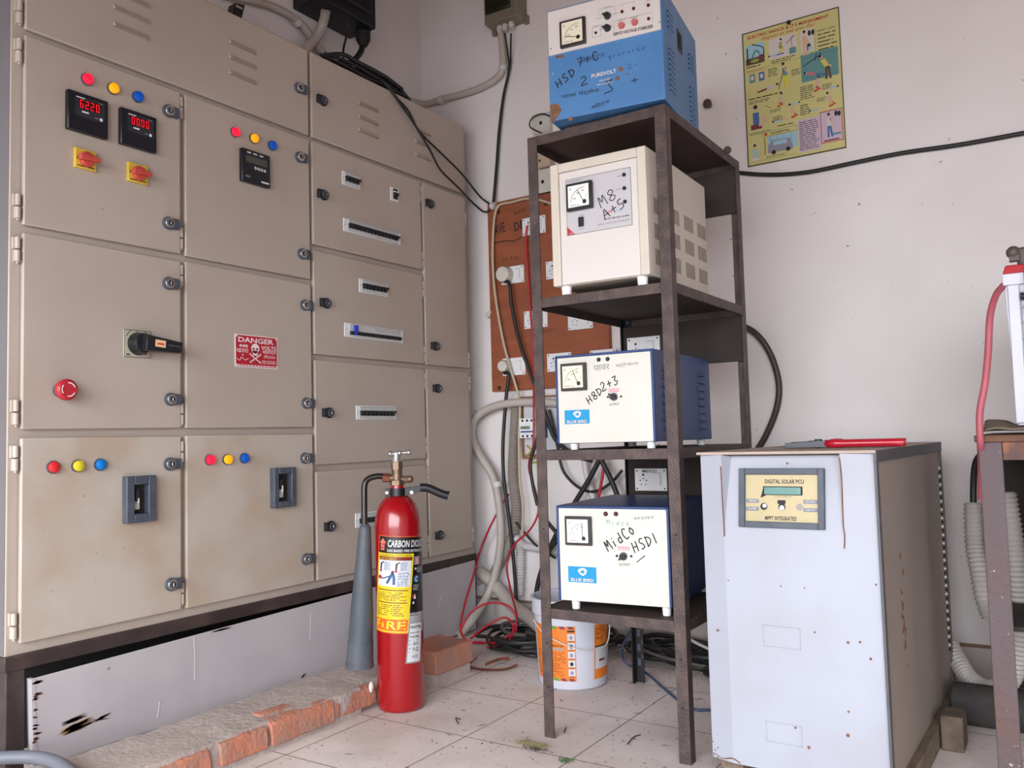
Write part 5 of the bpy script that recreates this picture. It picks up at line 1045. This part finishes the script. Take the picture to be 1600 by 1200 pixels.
# heap of black cable on the floor
q = MB(); rr = random.Random(21)
def heap(cx, cy, rx, ry, n_, h_):
    for k in range(n_):
        a0 = rr.uniform(0, 6.28); ex = rr.uniform(.4, 1.0); pts = []; ox, oy = rr.uniform(-.3, .3) * rx, rr.uniform(-.3, .3) * ry; zz = .012 + rr.random() * h_; m0 = rr.choice((CABLE, CABLE, CABLE, BLACKM, mat('dusty_cable', (92, 84, 80), .7)))
        for t in range(9):
            a = a0 + t * .7; f_ = rr.uniform(.8, 1.1) * ex; pts.append((cx + ox + rx * f_ * math.cos(a), min(cy + oy + ry * f_ * math.sin(a), YW - .03), max(.011, zz + rr.uniform(-.015, .015))))
        q.tube(pts, rr.uniform(.004, .011), m0, n=6, sub=4)
heap(-1.98, 3.15, .22, .20, 15, .06); heap(-1.75, 3.22, .22, .14, 12, .05); heap(-1.30, 3.20, .28, .14, 12, .05); heap(-1.0, 3.12, .2, .16, 12, .06)
single(q, 'cable_tangle', 'tangled heap of black cables on the floor along the back wall', 'cables', kind='stuff', ang=60)
cable([at(905, 1000, 1, 3.1), at(960, 975, 1, 3.15), at(1000, 965, 1, 3.2), at(1040, 972, 1, 3.2), at(1080, 1000, 1, 3.1), at(1110, 1015, 1, 3.1)], .006, PVCW, 'white_cable', 'thin white cable arching behind the lower rack')
BLUEC = mat('blue_wire', (50, 66, 96), .5)
cable([at(985, 985, 1, 2.95), at(973, 1010, 1, 2.95), at(977, 1035, 1, 2.9), (-1.36, 2.93, .02), (-1.22, 2.80, .006), (-1.08, 2.66, .006), (-1.0, 2.68, .006)], .0045, BLUEC, 'blue_wire', 'thin dark blue wire trailing over the tiles under the rack')
# wall cable at the right and the thick brown-black one
cable(WP(.012, (1080, 262), (1145, 269), (1200, 273), (1262, 269), (1340, 253), (1410, 239), (1500, 226), (1605, 207), (1700, 190)), .0085, CABLE, 'wall_cable', 'black cable stapled across the wall below the poster')
cable([wallp(1120, 500, .04), wallp(1157, 508, .03), wallp(1184, 524, .03), wallp(1205, 556, .02), wallp(1217, 600, .02), wallp(1213, 640, .02), wallp(1197, 680, .02), wallp(1178, 712, .02), wallp(1150, 760, .03)], .0125, mat('brown_black_cable', (58, 48, 42), .45), 'thick_cable', 'thick brown black cable bowing out over the wall right of the rack', n=12)
q = MB(); p = wallp(1105, 162, .03); q.cyl(p + Vector((0, .03, 0)), p, .012, GREYBOX, n=10); q.ball(p, .019, mat('dirt_brown', (84, 66, 54), .9), sq=(1, .7, 1.1)); single(q, 'wall_peg', 'small brown peg in the wall right of the blue stabiliser', 'peg')
q = MB(); p = wallp(1113, 218, .0); q.ball((RX1 + .004, RY1 - .13, SH[0] + .006), .013, mat('dirt_brown', (84, 66, 54), .9)); q.ball((RX1 - .006, RY1 - .11, SH[0] + .010), .010, OFFW); single(q, 'mud_lump', 'small mud lump on the right edge of the top shelf', 'dirt')
cable([wallp(864, 184, .03), wallp(848, 178, .04), wallp(832, 184, .05), wallp(828, 198, .05), wallp(846, 208, .04)], .0035, CABLE, 'thin_wire', 'thin black wire loop at the switch plate left of the blue stabiliser')
# black clip on the cabinet top edge
q = MB(PF); x0, z0 = loc(PF, 370, 30); x1, z1 = loc(PF, 392, 8); q.hexa([(x0 + .02, .03, z1), (x1, .03, z1 + .01), (x1 - .02, .03, ZT), (x0, .03, ZT), (x0 + .02, .07, z1), (x1, .07, z1 + .01), (x1 - .02, .07, ZT), (x0, .07, ZT)], BLACK); q.box(x0 + .02, x1 - .015, .025, .031, ZT + .05, ZT + .06, CHROME)
single(q, 'black_clip', 'small glossy black clip standing on the cabinet top edge', 'clip', bevel=.006)

# ================================================================ poster
POS = thing('first_aid_poster', 'yellow electric shock first aid poster hanging on the right back wall', 'poster', (-.848, YW - .006, 1.988))
PO = frame(-1.041, YW - .009, 1.986) ; pw, ph = .385, .564
PYL = mat('poster_yellow', (200, 192, 128), .5); PRED = mat('poster_red', (176, 44, 36), .5); PMAR = mat('poster_maroon', (120, 50, 60), .5); TXT = mat('poster_text', (52, 46, 40), .6); PWH = mat('poster_pale', (206, 196, 192), .5); PLIL = mat('poster_lilac', (198, 176, 190), .5)
SKIN = mat('poster_skin', (206, 170, 146), .6); HAIR = mat('poster_hair', (32, 28, 30), .6); PBL = mat('poster_blue', (70, 104, 156), .5); PTE = mat('poster_teal', (96, 140, 140), .5); PGRN = mat('poster_green', (140, 158, 70), .5); POR = mat('poster_orange', (196, 78, 44), .5); PYE = mat('poster_shirt_yellow', (206, 196, 60), .5); PPK = mat('poster_pink', (206, 110, 130), .5); PGY = mat('poster_grey', (142, 136, 150), .5); PSK = mat('poster_sky', (150, 190, 205), .5); PBR = mat('poster_brown', (92, 66, 56), .5)
q = MB(PO); q.box(0, pw, 0, .005, 0, ph, PYL); 
for a_, b2, c_, d_ in ((0, pw, 0, .004), (0, pw, ph - .004, ph), (0, .004, 0, ph), (pw - .003, pw, 0, ph)): q.box(a_, b2, -.0006, .0005, c_, d_, TXT)
q.build('sheet', POS)
q = MB(PO); q.ball((pw * .5, -.004, ph * .985), .009, INK); q.build('nail', POS)
q = MB(PO); Y_ = -.0006
def U(a): return a * pw
def V(b_): return b_ * ph
def pr(a, b_, c_, d_, m, y=Y_): q.rect(U(a), U(b_), V(c_), V(d_), y, m)
def pl_(pts, wd, m, y=Y_ - .0006): q.stroke([(U(a), V(b_)) for a, b_ in pts], wd, y, m, 2)
def pt(s, a, b_, c_, d_, m=TXT, bold=False): q.text(s, U(a), U(b_), V(c_), V(d_), Y_ - .0003, m, bold)
def ln(a, b_, c_, d_, n, seed=1): q.lines(U(a), U(b_), V(c_), V(d_), n, Y_ - .0003, TXT, .36, seed)
pt('ELECTRIC SHOCK & IT\u2019S MANEGMENT', .06, .90, .945, .968, PRED, True); pt('\u0935\u093f\u0926\u094d\u092f\u0941\u0924\u093e\u0918\u093e\u0924 \u090f\u0935\u0902 \u0909\u0938\u0915\u0947 \u092a\u094d\u0930\u0925\u092e \u0928\u093f\u0926\u093e\u0928', .2, .76, .905, .935, PRED)
pt('EFFECT AREA', .78, .96, .86, .873); 
for k in range(5): ln(.78, .97, .72 + k * .027, .74 + k * .027, 1, k)
for a, b_ in ((.76, .97),): pr(.755, .757, .70, .885, TXT); pr(.755, .98, .70, .702, TXT)
def person(x, z, s, body, legs, lean=0, pose='stand', y=Y_ - .0006):   # little printed figure; x, z at the hips, s = torso length
    dx, dz = math.sin(lean) * s, math.cos(lean) * s
    q.stroke([(x, z), (x + dx, z + dz)], s * .5, y, body, 1); q.disc(x + dx * 1.35, z + dz * 1.35, s * .2, y - .0003, SKIN); q.disc(x + dx * 1.47 - .0006, z + dz * 1.47, s * .17, y - .0006, HAIR)
    if pose == 'stand':
        q.stroke([(x - s * .1, z), (x - s * .15, z - s * 1.4)], s * .24, y, legs, 1); q.stroke([(x + s * .12, z), (x + s * .3, z - s * 1.4)], s * .24, y, legs, 1)
        q.stroke([(x + dx * .9, z + dz * .9), (x + dx + s * .35, z + dz * .35), (x + s * .5, z - s * .1)], s * .14, y - .0003, SKIN, 2)
    elif pose == 'kneel':
        q.stroke([(x, z), (x + s * .55, z - s * .25), (x - s * .3, z - s * .55)], s * .34, y, legs, 1); q.stroke([(x + dx * .9, z + dz * .9), (x + dx + s * .3, z + dz * .1), (x + dx + s * .45, z - s * .3)], s * .15, y - .0003, SKIN, 1)
    elif pose == 'bust':
        q.stroke([(x + s * .5, z + dz * .7), (x + s * .75, z), (x + s * .2, z - s * .1)], s * .2, y - .0003, SKIN, 2); q.rect(x - s * .45, x + s * .45, z - s * .4, z, y, legs)
def lying(x, z, s, body, legs, d=1, rise=0):
    q.stroke([(x, z), (x + d * s, z + rise)], s * .36, Y_ - .0006, body, 1); q.stroke([(x, z), (x - d * s * 1.3, z - rise)], s * .24, Y_ - .0006, legs, 1); q.disc(x + d * s * 1.3, z + rise * 1.2, s * .2, Y_ - .0009, SKIN); q.disc(x + d * s * 1.42, z + rise * 1.2 + s * .05, s * .17, Y_ - .0012, HAIR)
# first row
pr(.03, .23, .80, .90, PSK); pr(.03, .23, .75, .80, PBR); q.disc(U(.13), V(.775), .02, Y_ - .0006, PGRN, rz=.007); pr(.17, .22, .765, .81, PMAR, Y_ - .0006); pl_([(.05, .76), (.05, .88)], .005, HAIR); pl_([(.10, .90), (.22, .86), (.22, .79)], .004, HAIR); pl_([(.1, .80), (.14, .85), (.18, .82)], .008, PTE)
pr(.28, .57, .75, .90, PWH); person(U(.40), V(.815), .026, PGRN, PYE, .1, 'kneel'); lying(U(.36), V(.775), .022, PSK, PBL, -1); pl_([(.46, .84), (.54, .88)], .003, PMAR); pl_([(.52, .80), (.52, .88), (.56, .88)], .002, PRED); pr(.49, .56, .755, .80, PTE, Y_ - .0006)
pr(.61, .74, .74, .90, PWH); person(U(.65), V(.80), .034, SKIN, SKIN, 0, 'stand'); q.disc(U(.70), V(.87), .006, Y_ - .0006, HAIR, rz=.012); q.disc(U(.735), V(.87), .006, Y_ - .0006, HAIR, rz=.012); q.disc(U(.69), V(.785), .007, Y_ - .0006, HAIR); pr(.67, .72, .75, .775, PSK, Y_ - .0006)
ln(.30, .56, .715, .745, 2, 4); pr(.03, .62, .708, .7095, TXT); ln(.03, .22, .725, .745, 1, 6); pr(.03, .24, .695, .697, PRED); pt('\u0915\u093e\u0930\u0923 \u090f\u0935\u0902', .03, .2, .698, .712, PRED)
# second row
for x_ in (.06, .16): pr(x_, x_ + .06, .615, .68, PTE if x_ < .1 else PBL, Y_); pr(x_ + .015, x_ + .045, .635, .665, PWH, Y_ - .0006)
ln(.26, .36, .625, .69, 5, 7); person(U(.44), V(.61), .034, PTE, PYE, -.15, 'stand'); pl_([(.42, .65), (.36, .52)], .0025, HAIR); lying(U(.24), V(.545), .030, PLIL, PMAR, 1, .006); ln(.5, .6, .59, .64, 4, 8)
pr(.60, .97, .525, .725, PTE); person(U(.86), V(.60), .036, PYE, PBR, -.5, 'stand'); lying(U(.74), V(.565), .028, PPK, PBL, -1, .01); pl_([(.62, .64), (.78, .69)], .003, HAIR); pl_([(.74, .66), (.76, .71)], .003, HAIR); pl_([(.78, .66), (.80, .71)], .003, HAIR)
ln(.04, .44, .485, .505, 1, 9); ln(.04, .30, .455, .48, 2, 10)
# third row
def pair(x, z, s, d): person(U(x), V(z), s, SKIN, POR, .3 * d, 'kneel'); lying(U(x + d * .13), V(z - .03), s * .8, PSK, SKIN, d)
pair(.36, .42, .026, 1); ln(.26, .37, .36, .385, 2, 31); pair(.74, .47, .028, 1); ln(.58, .73, .40, .50, 7, 11); ln(.80, .9, .44, .48, 3, 12); pair(.50, .32, .028, -1); pair(.88, .34, .028, -1); ln(.57, .67, .29, .37, 5, 13); ln(.74, .84, .36, .39, 3, 14); ln(.29, .41, .295, .33, 3, 15)
person(U(.11), V(.30), .050, PBL, PMAR, 0, 'bust'); pl_([(.17, .31), (.23, .33), (.27, .31)], .004, SKIN); pl_([(.22, .42), (.27, .40)], .002, PMAR)
ln(.03, .27, .225, .245, 2, 16); ln(.33, .52, .245, .262, 1, 17)
# hospital, doctor, text boxes
pr(.17, .53, .195, .232, PYL, Y_ - .0003)
for a_, b2, c_, d_ in ((.17, .53, .195, .197), (.17, .53, .230, .232), (.17, .172, .195, .232), (.528, .53, .195, .232)): pr(a_, b2, c_, d_, TXT, Y_ - .0006)
pt('HOSPITAL', .26, .46, .203, .220, TXT, True); q.disc(U(.205), V(.212), .006, Y_ - .0006, PRED); pr(.22, .53, .08, .19, PSK)
for k in range(4): pr(.25 + k * .07, .253 + k * .07, .08, .19, PBL, Y_ - .0003)
q.poly([(U(a), V(b_)) for a, b_ in ((.22, .07), (.22, .12), (.27, .16), (.45, .155), (.48, .10), (.48, .07))], Y_ - .0006, PGY); pr(.28, .42, .12, .15, PSK, Y_ - .0009); q.disc(U(.28), V(.07), .009, Y_ - .0009, HAIR); q.disc(U(.43), V(.075), .009, Y_ - .0009, HAIR); pl_([(.19, .06), (.19, .19)], .0025, TXT)
person(U(.085), V(.06), .034, PSK, PWH, 0, 'bust'); ln(.2, .42, .035, .052, 2, 18); pr(.03, .53, .028, .0295, TXT)
pr(.54, .765, .03, .262, PLIL); ln(.55, .755, .04, .25, 15, 19); pr(.765, .98, .06, .285, PRED); pr(.772, .973, .066, .279, PLIL, Y_ - .0003); person(U(.85), V(.175), .032, PWH, PBL, 0, 'stand'); pl_([(.86, .22), (.92, .245)], .004, SKIN); q.disc(U(.92), V(.255), .006, Y_ - .0009, HAIR, rz=.011); q.disc(U(.95), V(.25), .006, Y_ - .0009, HAIR, rz=.011); pr(.88, .96, .105, .12, PTE, Y_ - .0006); pr(.79, .94, .07, .08, PMAR, Y_ - .0006)
q.build('printing', POS)

# ================================================================ paint bucket
BX, BY = -1.572, 2.765; BKT = thing('paint_bucket', 'white plastic paint bucket with orange label on the floor behind the rack', 'bucket', (BX, BY, 0))
BWH = mat('bucket_white', (192, 192, 204), .4, var=(190, 186, 190), vs=8); rb, rt, bh = .122, .140, .315
q = MB(); q.lathe([(0, .004), (rb - .01, 0), (rb, .006), (rb + .002, .02), (rt - .003, bh - .06), (rt + .004, bh - .055), (rt + .004, bh - .01), (rt + .008, bh - .008), (rt + .008, bh), (rt - .002, bh), (rt - .006, bh - .02), (rb - .002, .03), (0, .03)], BWH, 56, (BX, BY, 0)); q.build('body', BKT, ang=30)
q = MB(); q.lathe([(0, .20), (rt - .012, .20)], mat('dried_paint', (150, 130, 116), .8), 40, (BX, BY, 0)); q.build('contents', BKT)
OB = mat('label_orange_print', (218, 120, 40), .4); camdir = math.atan2(-BX, -BY)      # angle of the view line
def bf(p):
    z = p.z; rad = rb + .002 + (rt - .005 - rb) * (z - .02) / (bh - .08) - p.y; th = math.radians(-30) + p.x / .130
    th = 0 + p.x / .130; a = math.atan2(-BY, -BX) + th; return Vector((BX + rad * math.cos(a), BY + rad * math.sin(a), z))
q = MB(); q.fn = bf; zl0, zl1 = .035, .228
q.rect(-.165, .012, zl0, zl1, -.0005, OB, 24, 2); q.rect(.083, .22, zl0, zl1, -.0005, OB, 20, 2)
for x_ in (-.16, -.115, -.07, -.04, -.01):
    for zz in (zl1 - .010, zl0): q.poly([(x_, zz), (x_ + .018, zz), (x_ + .012, zz + .010), (x_ - .006, zz + .010)], -.0009, [PPK, BLU, mat('label_green', (70, 150, 60), .5), PMAR, PPK][int((x_ + .16) / .04) % 5])
q.text('f', -.098, -.080, .165, .205, -.001, BWH, True); q.text('GRAND MASTER', -.12, -.03, .155, .161, -.001, INK, True); q.rect(-.112, -.03, .143, .150, -.001, GRL, 8, 1)
q.lines(-.155, -.022, .05, .138, 13, -.001, MAR, .3, 21); q.lines(.088, .2, .165, .215, 6, -.001, MAR, .35, 22); q.rect(.088, .2, .07, .15, -.001, WL, 10, 1); q.rect(.105, .14, .095, .103, -.0014, MAR, 3, 1); q.rect(.086, .2, .147, .152, -.0016, INK, 8, 1)
for k in range(5):
    zz = .178 - k * .031; q.rect(-.016, .009, zz, zz + .024, -.001, WL, 3, 1); q.disc(-.0035, zz + .011, .006, -.0014, INK if k % 2 else PGY, rz=.007); q.rect(-.012, .005, zz - .004, zz - .0015, -.001, MAR, 2, 1)
q.rect(-.016, .009, .208, .214, -.0012, INK, 3, 1)
tag(q.build('label', BKT), 'orange printed wraparound label')
q = MB(); hp = [bf(Vector((x_, -.010, z_))) for x_, z_ in ((-.16, .235), (-.10, .20), (-.03, .17), (.04, .145), (.10, .142), (.15, .16), (.17, .235))]; q.tube(hp, .0022, OFFW, n=6); q.build('wire_handle', BKT)

# ================================================================ battery rack at the right edge
FRX, FRY = -.192, 2.44; RUSTY = mat('rusty_brown_steel', (84, 70, 70), .7, metal=.2, var=(126, 78, 52), vs=7, vamt=.95, bump=.4, bs=60, rust=.4, rs=5, rustcol=(150, 96, 66)); GREYV = mat('rusty_grey_steel', (98, 86, 90), .7, metal=.2, var=(112, 76, 58), vs=5, vamt=.6, speck=.25, sps=60, speckcol=(190, 180, 178), bump=.3)
BR = thing('battery_stand', 'rusty steel angle stand carrying the battery at the right edge', 'stand', (.05, 2.7, 0))
HT = .855
for (x, sx, y_, sy) in ((FRX, 1, FRY, 1), (.42, -1, FRY, 1), (FRX, 1, 3.05, -1), (.42, -1, 3.05, -1)):
    q = MB(); w = .052; t = .006
    L_ = [(x, y_), (x + sx * w, y_), (x + sx * w, y_ + sy * t), (x + sx * t, y_ + sy * t), (x + sx * t, y_ + sy * w), (x, y_ + sy * w)]
    if sx * sy < 0: L_ = L_[::-1]
    q.add([(a_, b2, 0) for a_, b2 in L_] + [(a_, b2, HT) for a_, b2 in L_], [tuple(range(6))[::-1], tuple(range(6, 12))] + [(k, (k + 1) % 6, (k + 1) % 6 + 6, k + 6) for k in range(6)], GREYV); q.build('leg', BR, .002)
q = MB(); q.box(FRX + .053, .367, FRY, FRY + .006, HT - .045, HT, RUSTY); q.box(FRX + .0, FRX + .006, FRY + .053, 2.997, HT - .045, HT, RUSTY); q.box(FRX + .053, .367, 3.044, 3.05, HT - .045, HT, RUSTY); q.build('top_rail', BR, .001)
q = MB(); q.box(FRX + .007, .36, FRY + .05, 3.0, .38, .392, DBROWN); q.build('lower_shelf', BR, .001)
q = MB(); q.box(FRX + .02, .40, 3.035, 3.043, .10, .80, DBROWN); q.build('back_board', BR, .001)  # added dark sheet standing in for the shadow inside the stand
for k in range(4):
    q = MB(); y0_ = FRY - .008 + k * .155; q.box(FRX - .008, .43, y0_, y0_ + .14, HT + .0002, HT + .018, mat('brown_slat', (112, 78, 60), .8, var=(70, 48, 40), vs=10, vamt=.8, stretch=(1, 8, 8), bump=.4)); q.build('slat', BR, .003)
zt2 = HT + .018
CASE = mat('battery_white', (186, 186, 198), .35, var=(206, 204, 212), vs=4); CASEG = mat('battery_panel', (164, 166, 182), .4)
def battery(label, x0, x1, y0, y1, z0, z1, detail=True):
    t = thing('battery', label, 'battery', ((x0 + x1) / 2, (y0 + y1) / 2, z0)); q = MB()
    q.hexa([(x0, y0 + .01, z1 - .05), (x1, y0 + .01, z1 - .05), (x1 - .01, y0 + .01, z0), (x0 + .012, y0 + .01, z0), (x0, y1, z1 - .05), (x1, y1, z1 - .05), (x1 - .01, y1, z0), (x0 + .012, y1, z0)], CASE)
    q.box(x0 - .002, x1 + .002, y0, y1 + .002, z1 - .052, z1 - .022, CASE)
    n_ = 8; hz = (z1 - z0 - .10) / n_
    q.box(x0 + .008, x0 + .034, y0, y0 + .011, z0 + .006, z1 - .052, CASE); q.box(x1 - .034, x1 - .008, y0, y0 + .011, z0 + .006, z1 - .052, CASE)
    for k in range(n_): q.box(x0 + .036, x1 - .036, y0 + .004, y0 + .011, z0 + .03 + k * hz, z0 + .03 + (k + .9) * hz, CASEG); q.box(x0 + .034, x1 - .034, y0 - .001, y0 + .011, z0 + .03 + (k + .9) * hz, z0 + .03 + (k + 1) * hz, CASE)
    q.build('case', t, .004)
    q = MB(); q.hexa([(x0 + .006, y0 + .004, z1), (x1 - .006, y0 + .004, z1), (x1 + .001, y0, z1 - .022), (x0 - .001, y0, z1 - .022), (x0 + .006, y1, z1), (x1 - .006, y1, z1), (x1 + .001, y1, z1 - .022), (x0 - .001, y1, z1 - .022)], RED)
    for k in range(4): q.cyl((x0 + .09 + k * (x1 - x0 - .16) / 3, y0 + .1, z1), (x0 + .09 + k * (x1 - x0 - .16) / 3, y0 + .1, z1 + .012), .018, RED, n=16)
    q.build('lid', t, .003)
    LEAD = mat('grey_lead', (92, 82, 78), .6, metal=.4)
    q = MB(); q.cyl((x0 + .045, y0 + .03, z1), (x0 + .045, y0 + .03, z1 + .035), .013, LEAD, n=14); q.box(x0 + .015, x0 + .09, y0 + .02, y0 + .04, z1 + .012, z1 + .03, LEAD); q.cyl((x0 + .01, y0 + .03, z1 + .035), (x0 + .07, y0 + .03, z1 + .04), .009, LEAD, n=12); q.ball((x0 + .025, y0 + .03, z1 + .036), .017, LEAD); q.build('terminal', t, .001)
    if detail:
        q = MB(); q.tube([(x0 + .05, y0 - .004, z1 - .13), (x0 + .06, y0 - .02, z1 - .08), (x0 + .055, y0 - .016, z1 - .03), (x0 + .07, y0 + .02, z1 + .02)], .009, BLACK, n=10); q.cyl((x0 + .036, y0 - .006, z1 - .085), (x0 + .075, y0 - .006, z1 - .085), .009, BLACK, n=10); q.build('lead', t)
        q = MB(); q.rect(x0 + .04, x0 + .12, z0 + .12, z0 + .175, y0 - .0016, CASE); q.rect(x0 + .041, x0 + .12, z0 + .121, z0 + .174, y0 - .002, RUSTL); q.rect(x0 + .047, x0 + .12, z0 + .127, z0 + .168, y0 - .0024, CASE); q.build('stained_label', t)
    return t
battery('white battery with red lid standing on the rusty stand at the right edge', -.117, .26, 2.50, 2.70, zt2 + .022, 1.306)
battery('second red topped white battery on the lower shelf of the rusty stand', -.06, .32, 2.60, 2.80, .393, .80, False)
CL = mat('grey_brown_cloth', (112, 98, 86), .95, var=(90, 78, 68), vs=20, bump=.3)
q = MB(); nx, ny = 14, 12; vs = []; rr = random.Random(8)
for j in range(ny):
    for i in range(nx):
        x = -.183 + i * .034; y_ = 2.445 + j * .038; under = -.125 < x < .27 and 2.49 < y_ < 2.71
        z = zt2 + .002 + (.019 if under else .010 + .014 * abs(math.sin(i * 1.7 + j * .9)) * rr.random()); z += .022 if (i < 2 and j > 2) else 0; vs.append((x, y_, z))
fs = [(j * nx + i, j * nx + i + 1, (j + 1) * nx + i + 1, (j + 1) * nx + i) for j in range(ny - 1) for i in range(nx - 1)]
q.add(vs, fs, CL); o = single(q, 'folded_cloth', 'crumpled grey brown cloth under the battery on the stand', 'cloth', ang=80)
mo = o.modifiers.new('sub', 'SUBSURF'); mo.levels = mo.render_levels = 2; so = o.modifiers.new('thick', 'SOLIDIFY'); so.thickness = .005; so.offset = -1
cable([at(1568, 446, 1, 2.52), at(1556, 462, 1, 2.47), at(1547, 495, 1, 2.44), at(1544, 550, 1, 2.43), at(1539, 600, 1, 2.42), at(1531, 645, 1, 2.42), at(1532, 692, 1, 2.425), at(1533, 720, 1, 2.50), at(1533, 780, 1, 2.52)], .0085, PINKC, 'battery_cable', 'dusty red cable running from the battery down to the stand', n=12)
PVG = mat('pale_grey_hose', (172, 164, 160), .5, var=(150, 140, 136), vs=10)
corr([at(1521, 786, 1, 3.0), at(1523, 850, 1, 2.98), at(1531, 895, 1, 2.95), at(1538, 935, 1, 2.93), at(1550, 968, 1, 2.92)], .029, PVG, 'corrugated_hose', 'pale corrugated hose hanging between the inverter cabinet and the rusty stand', .014)
corr([at(1572, 770, 1, 2.86), at(1583, 840, 1, 2.84), at(1592, 920, 1, 2.84), at(1594, 1000, 1, 2.86), at(1580, 1058, 1, 2.9), at(1550, 1078, 1, 2.99), at(1518, 1064, 1, 3.06), at(1499, 1036, 1, 3.12), at(1484, 1008, 1, 3.17)], .030, PVG, 'corrugated_hose', 'long corrugated hose looping behind the rusty post down beside the inverter cabinet', .014)
cable([at(1521, 800, 1, 3.0), at(1521, 760, 1, 3.0), at(1524, 725, 1, 2.98), at(1536, 708, 1, 2.95), at(1560, 705, 1, 2.9)], .0095, CABLE, 'black_cable', 'black cable entering the top of the pale corrugated hose')
q = MB(); q.box(-.345, -.288, 2.66, 2.76, 0, .095, mat('old_wood_block', (106, 90, 76), .85, var=(70, 58, 50), vs=20, vamt=.8, speck=.2, sps=60, speckcol=(190, 180, 172))); single(q, 'wood_block', 'weathered wooden block on the floor by the inverter cabinet foot', 'wood block', bevel=.004)
q = MB(); q.cyl((-.34, 2.925, .062), (.3, 2.915, .062), .061, mat('black_rubber_roll', (46, 42, 42), .8, var=(80, 72, 68), vs=20), n=28); single(q, 'black_pipe', 'dusty black pipe lying on the floor behind the rusty post', 'pipe', bevel=.004)
cable([at(-60, 1186, 2, .125), at(0, 1184, 2, .122), at(40, 1183, 2, .118), at(70, 1186, 2, .115), at(98, 1197, 2, .112), at(130, 1225, 2, .112)], .0165, mat('slate_hose', (104, 106, 116), .5), 'grey_hose', 'grey hose lying across the brick kerb at the lower left corner', cat='hose', n=12)

# ================================================================ litter on the tiles
POD = mat('dry_pod', (116, 62, 48), .6, var=(150, 104, 78), vs=30)
def strip(pts, w, name, label, m=POD, cat='seed pod', grp=None):
    P = smooth_pts(pts, 6); vs = []; fs = []; n_ = len(P)
    for i, p in enumerate(P):
        t = (P[min(i + 1, n_ - 1)] - P[max(i - 1, 0)]).normalized(); sd = Vector((-t.y, t.x, 0)); ww = w * math.sin(math.pi * (i + .6) / (n_ + .2)) ** .5
        vs += [p + sd * ww / 2, p + Vector((0, 0, .004)), p - sd * ww / 2 + Vector((0, 0, .012)), p - Vector((0, 0, .003)) + Vector((0, 0, .0005))]
    for i in range(n_ - 1):
        for k in range(4): fs.append((i * 4 + k, i * 4 + (k + 1) % 4, (i + 1) * 4 + (k + 1) % 4, (i + 1) * 4 + k))
    fs += [(3, 2, 1, 0), tuple(range((n_ - 1) * 4, n_ * 4))]; q = MB(); q.add([Vector((v.x, v.y, max(v.z, .0006))) for v in vs], fs, m); return single(q, name, label, cat, grp, ang=60)
fl = lambda u, v, z=.005: at(u, v, 2, z)
strip([fl(692, 1052), fl(712, 1046), fl(735, 1036, .02), fl(745, 1028, .03)], .026, 'dry_pod', 'dark brown dry pod curling at the end of the brick kerb')
strip([fl(732, 1043), fl(755, 1047), fl(785, 1047), fl(808, 1041, .012)], .034, 'dry_pod', 'long reddish dry seed pod lying flat on the tiles')
strip([fl(758, 1040, .012), fl(778, 1032, .03), fl(796, 1030, .04)], .026, 'dry_pod', 'pale brown dry seed pod lying over the reddish one')
def tuft(u, v, rx, ry, n_, m, label):
    c_ = fl(u, v, 0); q = MB(); 
    for k in range(n_):
        a = rr.uniform(0, 6.28); r_ = rr.random(); p = Vector((c_.x + rx * r_ * math.cos(a), c_.y + ry * r_ * math.sin(a), .0015)); b_ = rr.uniform(0, 6.28); L = rr.uniform(.006, .018)
        q.tube([p, p + Vector((math.cos(b_) * L * .5, math.sin(b_) * L * .5, .004)), p + Vector((math.cos(b_) * L, math.sin(b_) * L, .0015))], .0007, m, n=4, sub=2)
    single(q, 'grass_litter', label, 'grass', kind='stuff')
tuft(832, 1164, .055, .022, 260, mat('dry_grass', (142, 136, 100), .8), 'pale green dry grass clippings on the tiles before the rack')
tuft(884, 1190, .022, .012, 60, mat('green_grass', (80, 110, 70), .8), 'small green grass scraps on the tiles near the bottom edge')
tuft(838, 1172, .05, .010, 40, mat('dark_twig', (74, 62, 56), .8), 'thin dark straw below the grass clippings')
q = MB(); LIT = mat('dark_litter', (76, 64, 56), .9); n_ = 0
while n_ < 420:
    x = rr.uniform(-1.95, -.45); y_ = rr.uniform(1.5, 3.3)
    if rr.random() > (.25 + .75 * (y_ - 1.5) / 1.8): continue
    n_ += 1; L = rr.uniform(.002, .008) * (3 if rr.random() < .08 else 1); a = rr.uniform(0, 3.14); w_ = rr.uniform(.0008, .002); dx, dy = math.cos(a) * L, math.sin(a) * L; ox, oy = -math.sin(a) * w_, math.cos(a) * w_
    q.add([(x - dx, y_ - dy, .0006), (x + ox, y_ + oy, .0006), (x + dx, y_ + dy, .0006), (x - ox, y_ - oy, .0006), (x, y_, .0022)], [(0, 3, 4), (3, 2, 4), (2, 1, 4), (1, 0, 4)], LIT)
single(q, 'floor_litter', 'dark bits of dirt and twig scattered over the floor tiles', 'litter', kind='stuff')
for pts, lb in (([(716, 1131), (712, 1122), (719, 1124)], 'tiny dark forked twig on the tile behind the extinguisher'), ([(980, 1163), (990, 1152), (1001, 1148)], 'long thin dark twig on the tile by the front rack leg'), ([(881, 1145), (884, 1137)], 'short dark leaf stalk near the front left rack leg')):
    q = MB(); q.tube([fl(u, v, .003) for u, v in pts], .0018, LIT, n=5); single(q, 'twig', lb, 'twig')
q = MB(); p = at(588, 1073, 0, -1.995); q.ball((p.x - .012, p.y - .012, p.z), .016, OFFW, n=8, sq=(.5, .6, 1.2)); single(q, 'plaster_chip', 'small white chip stuck on the kerb beside the extinguisher', 'chip')
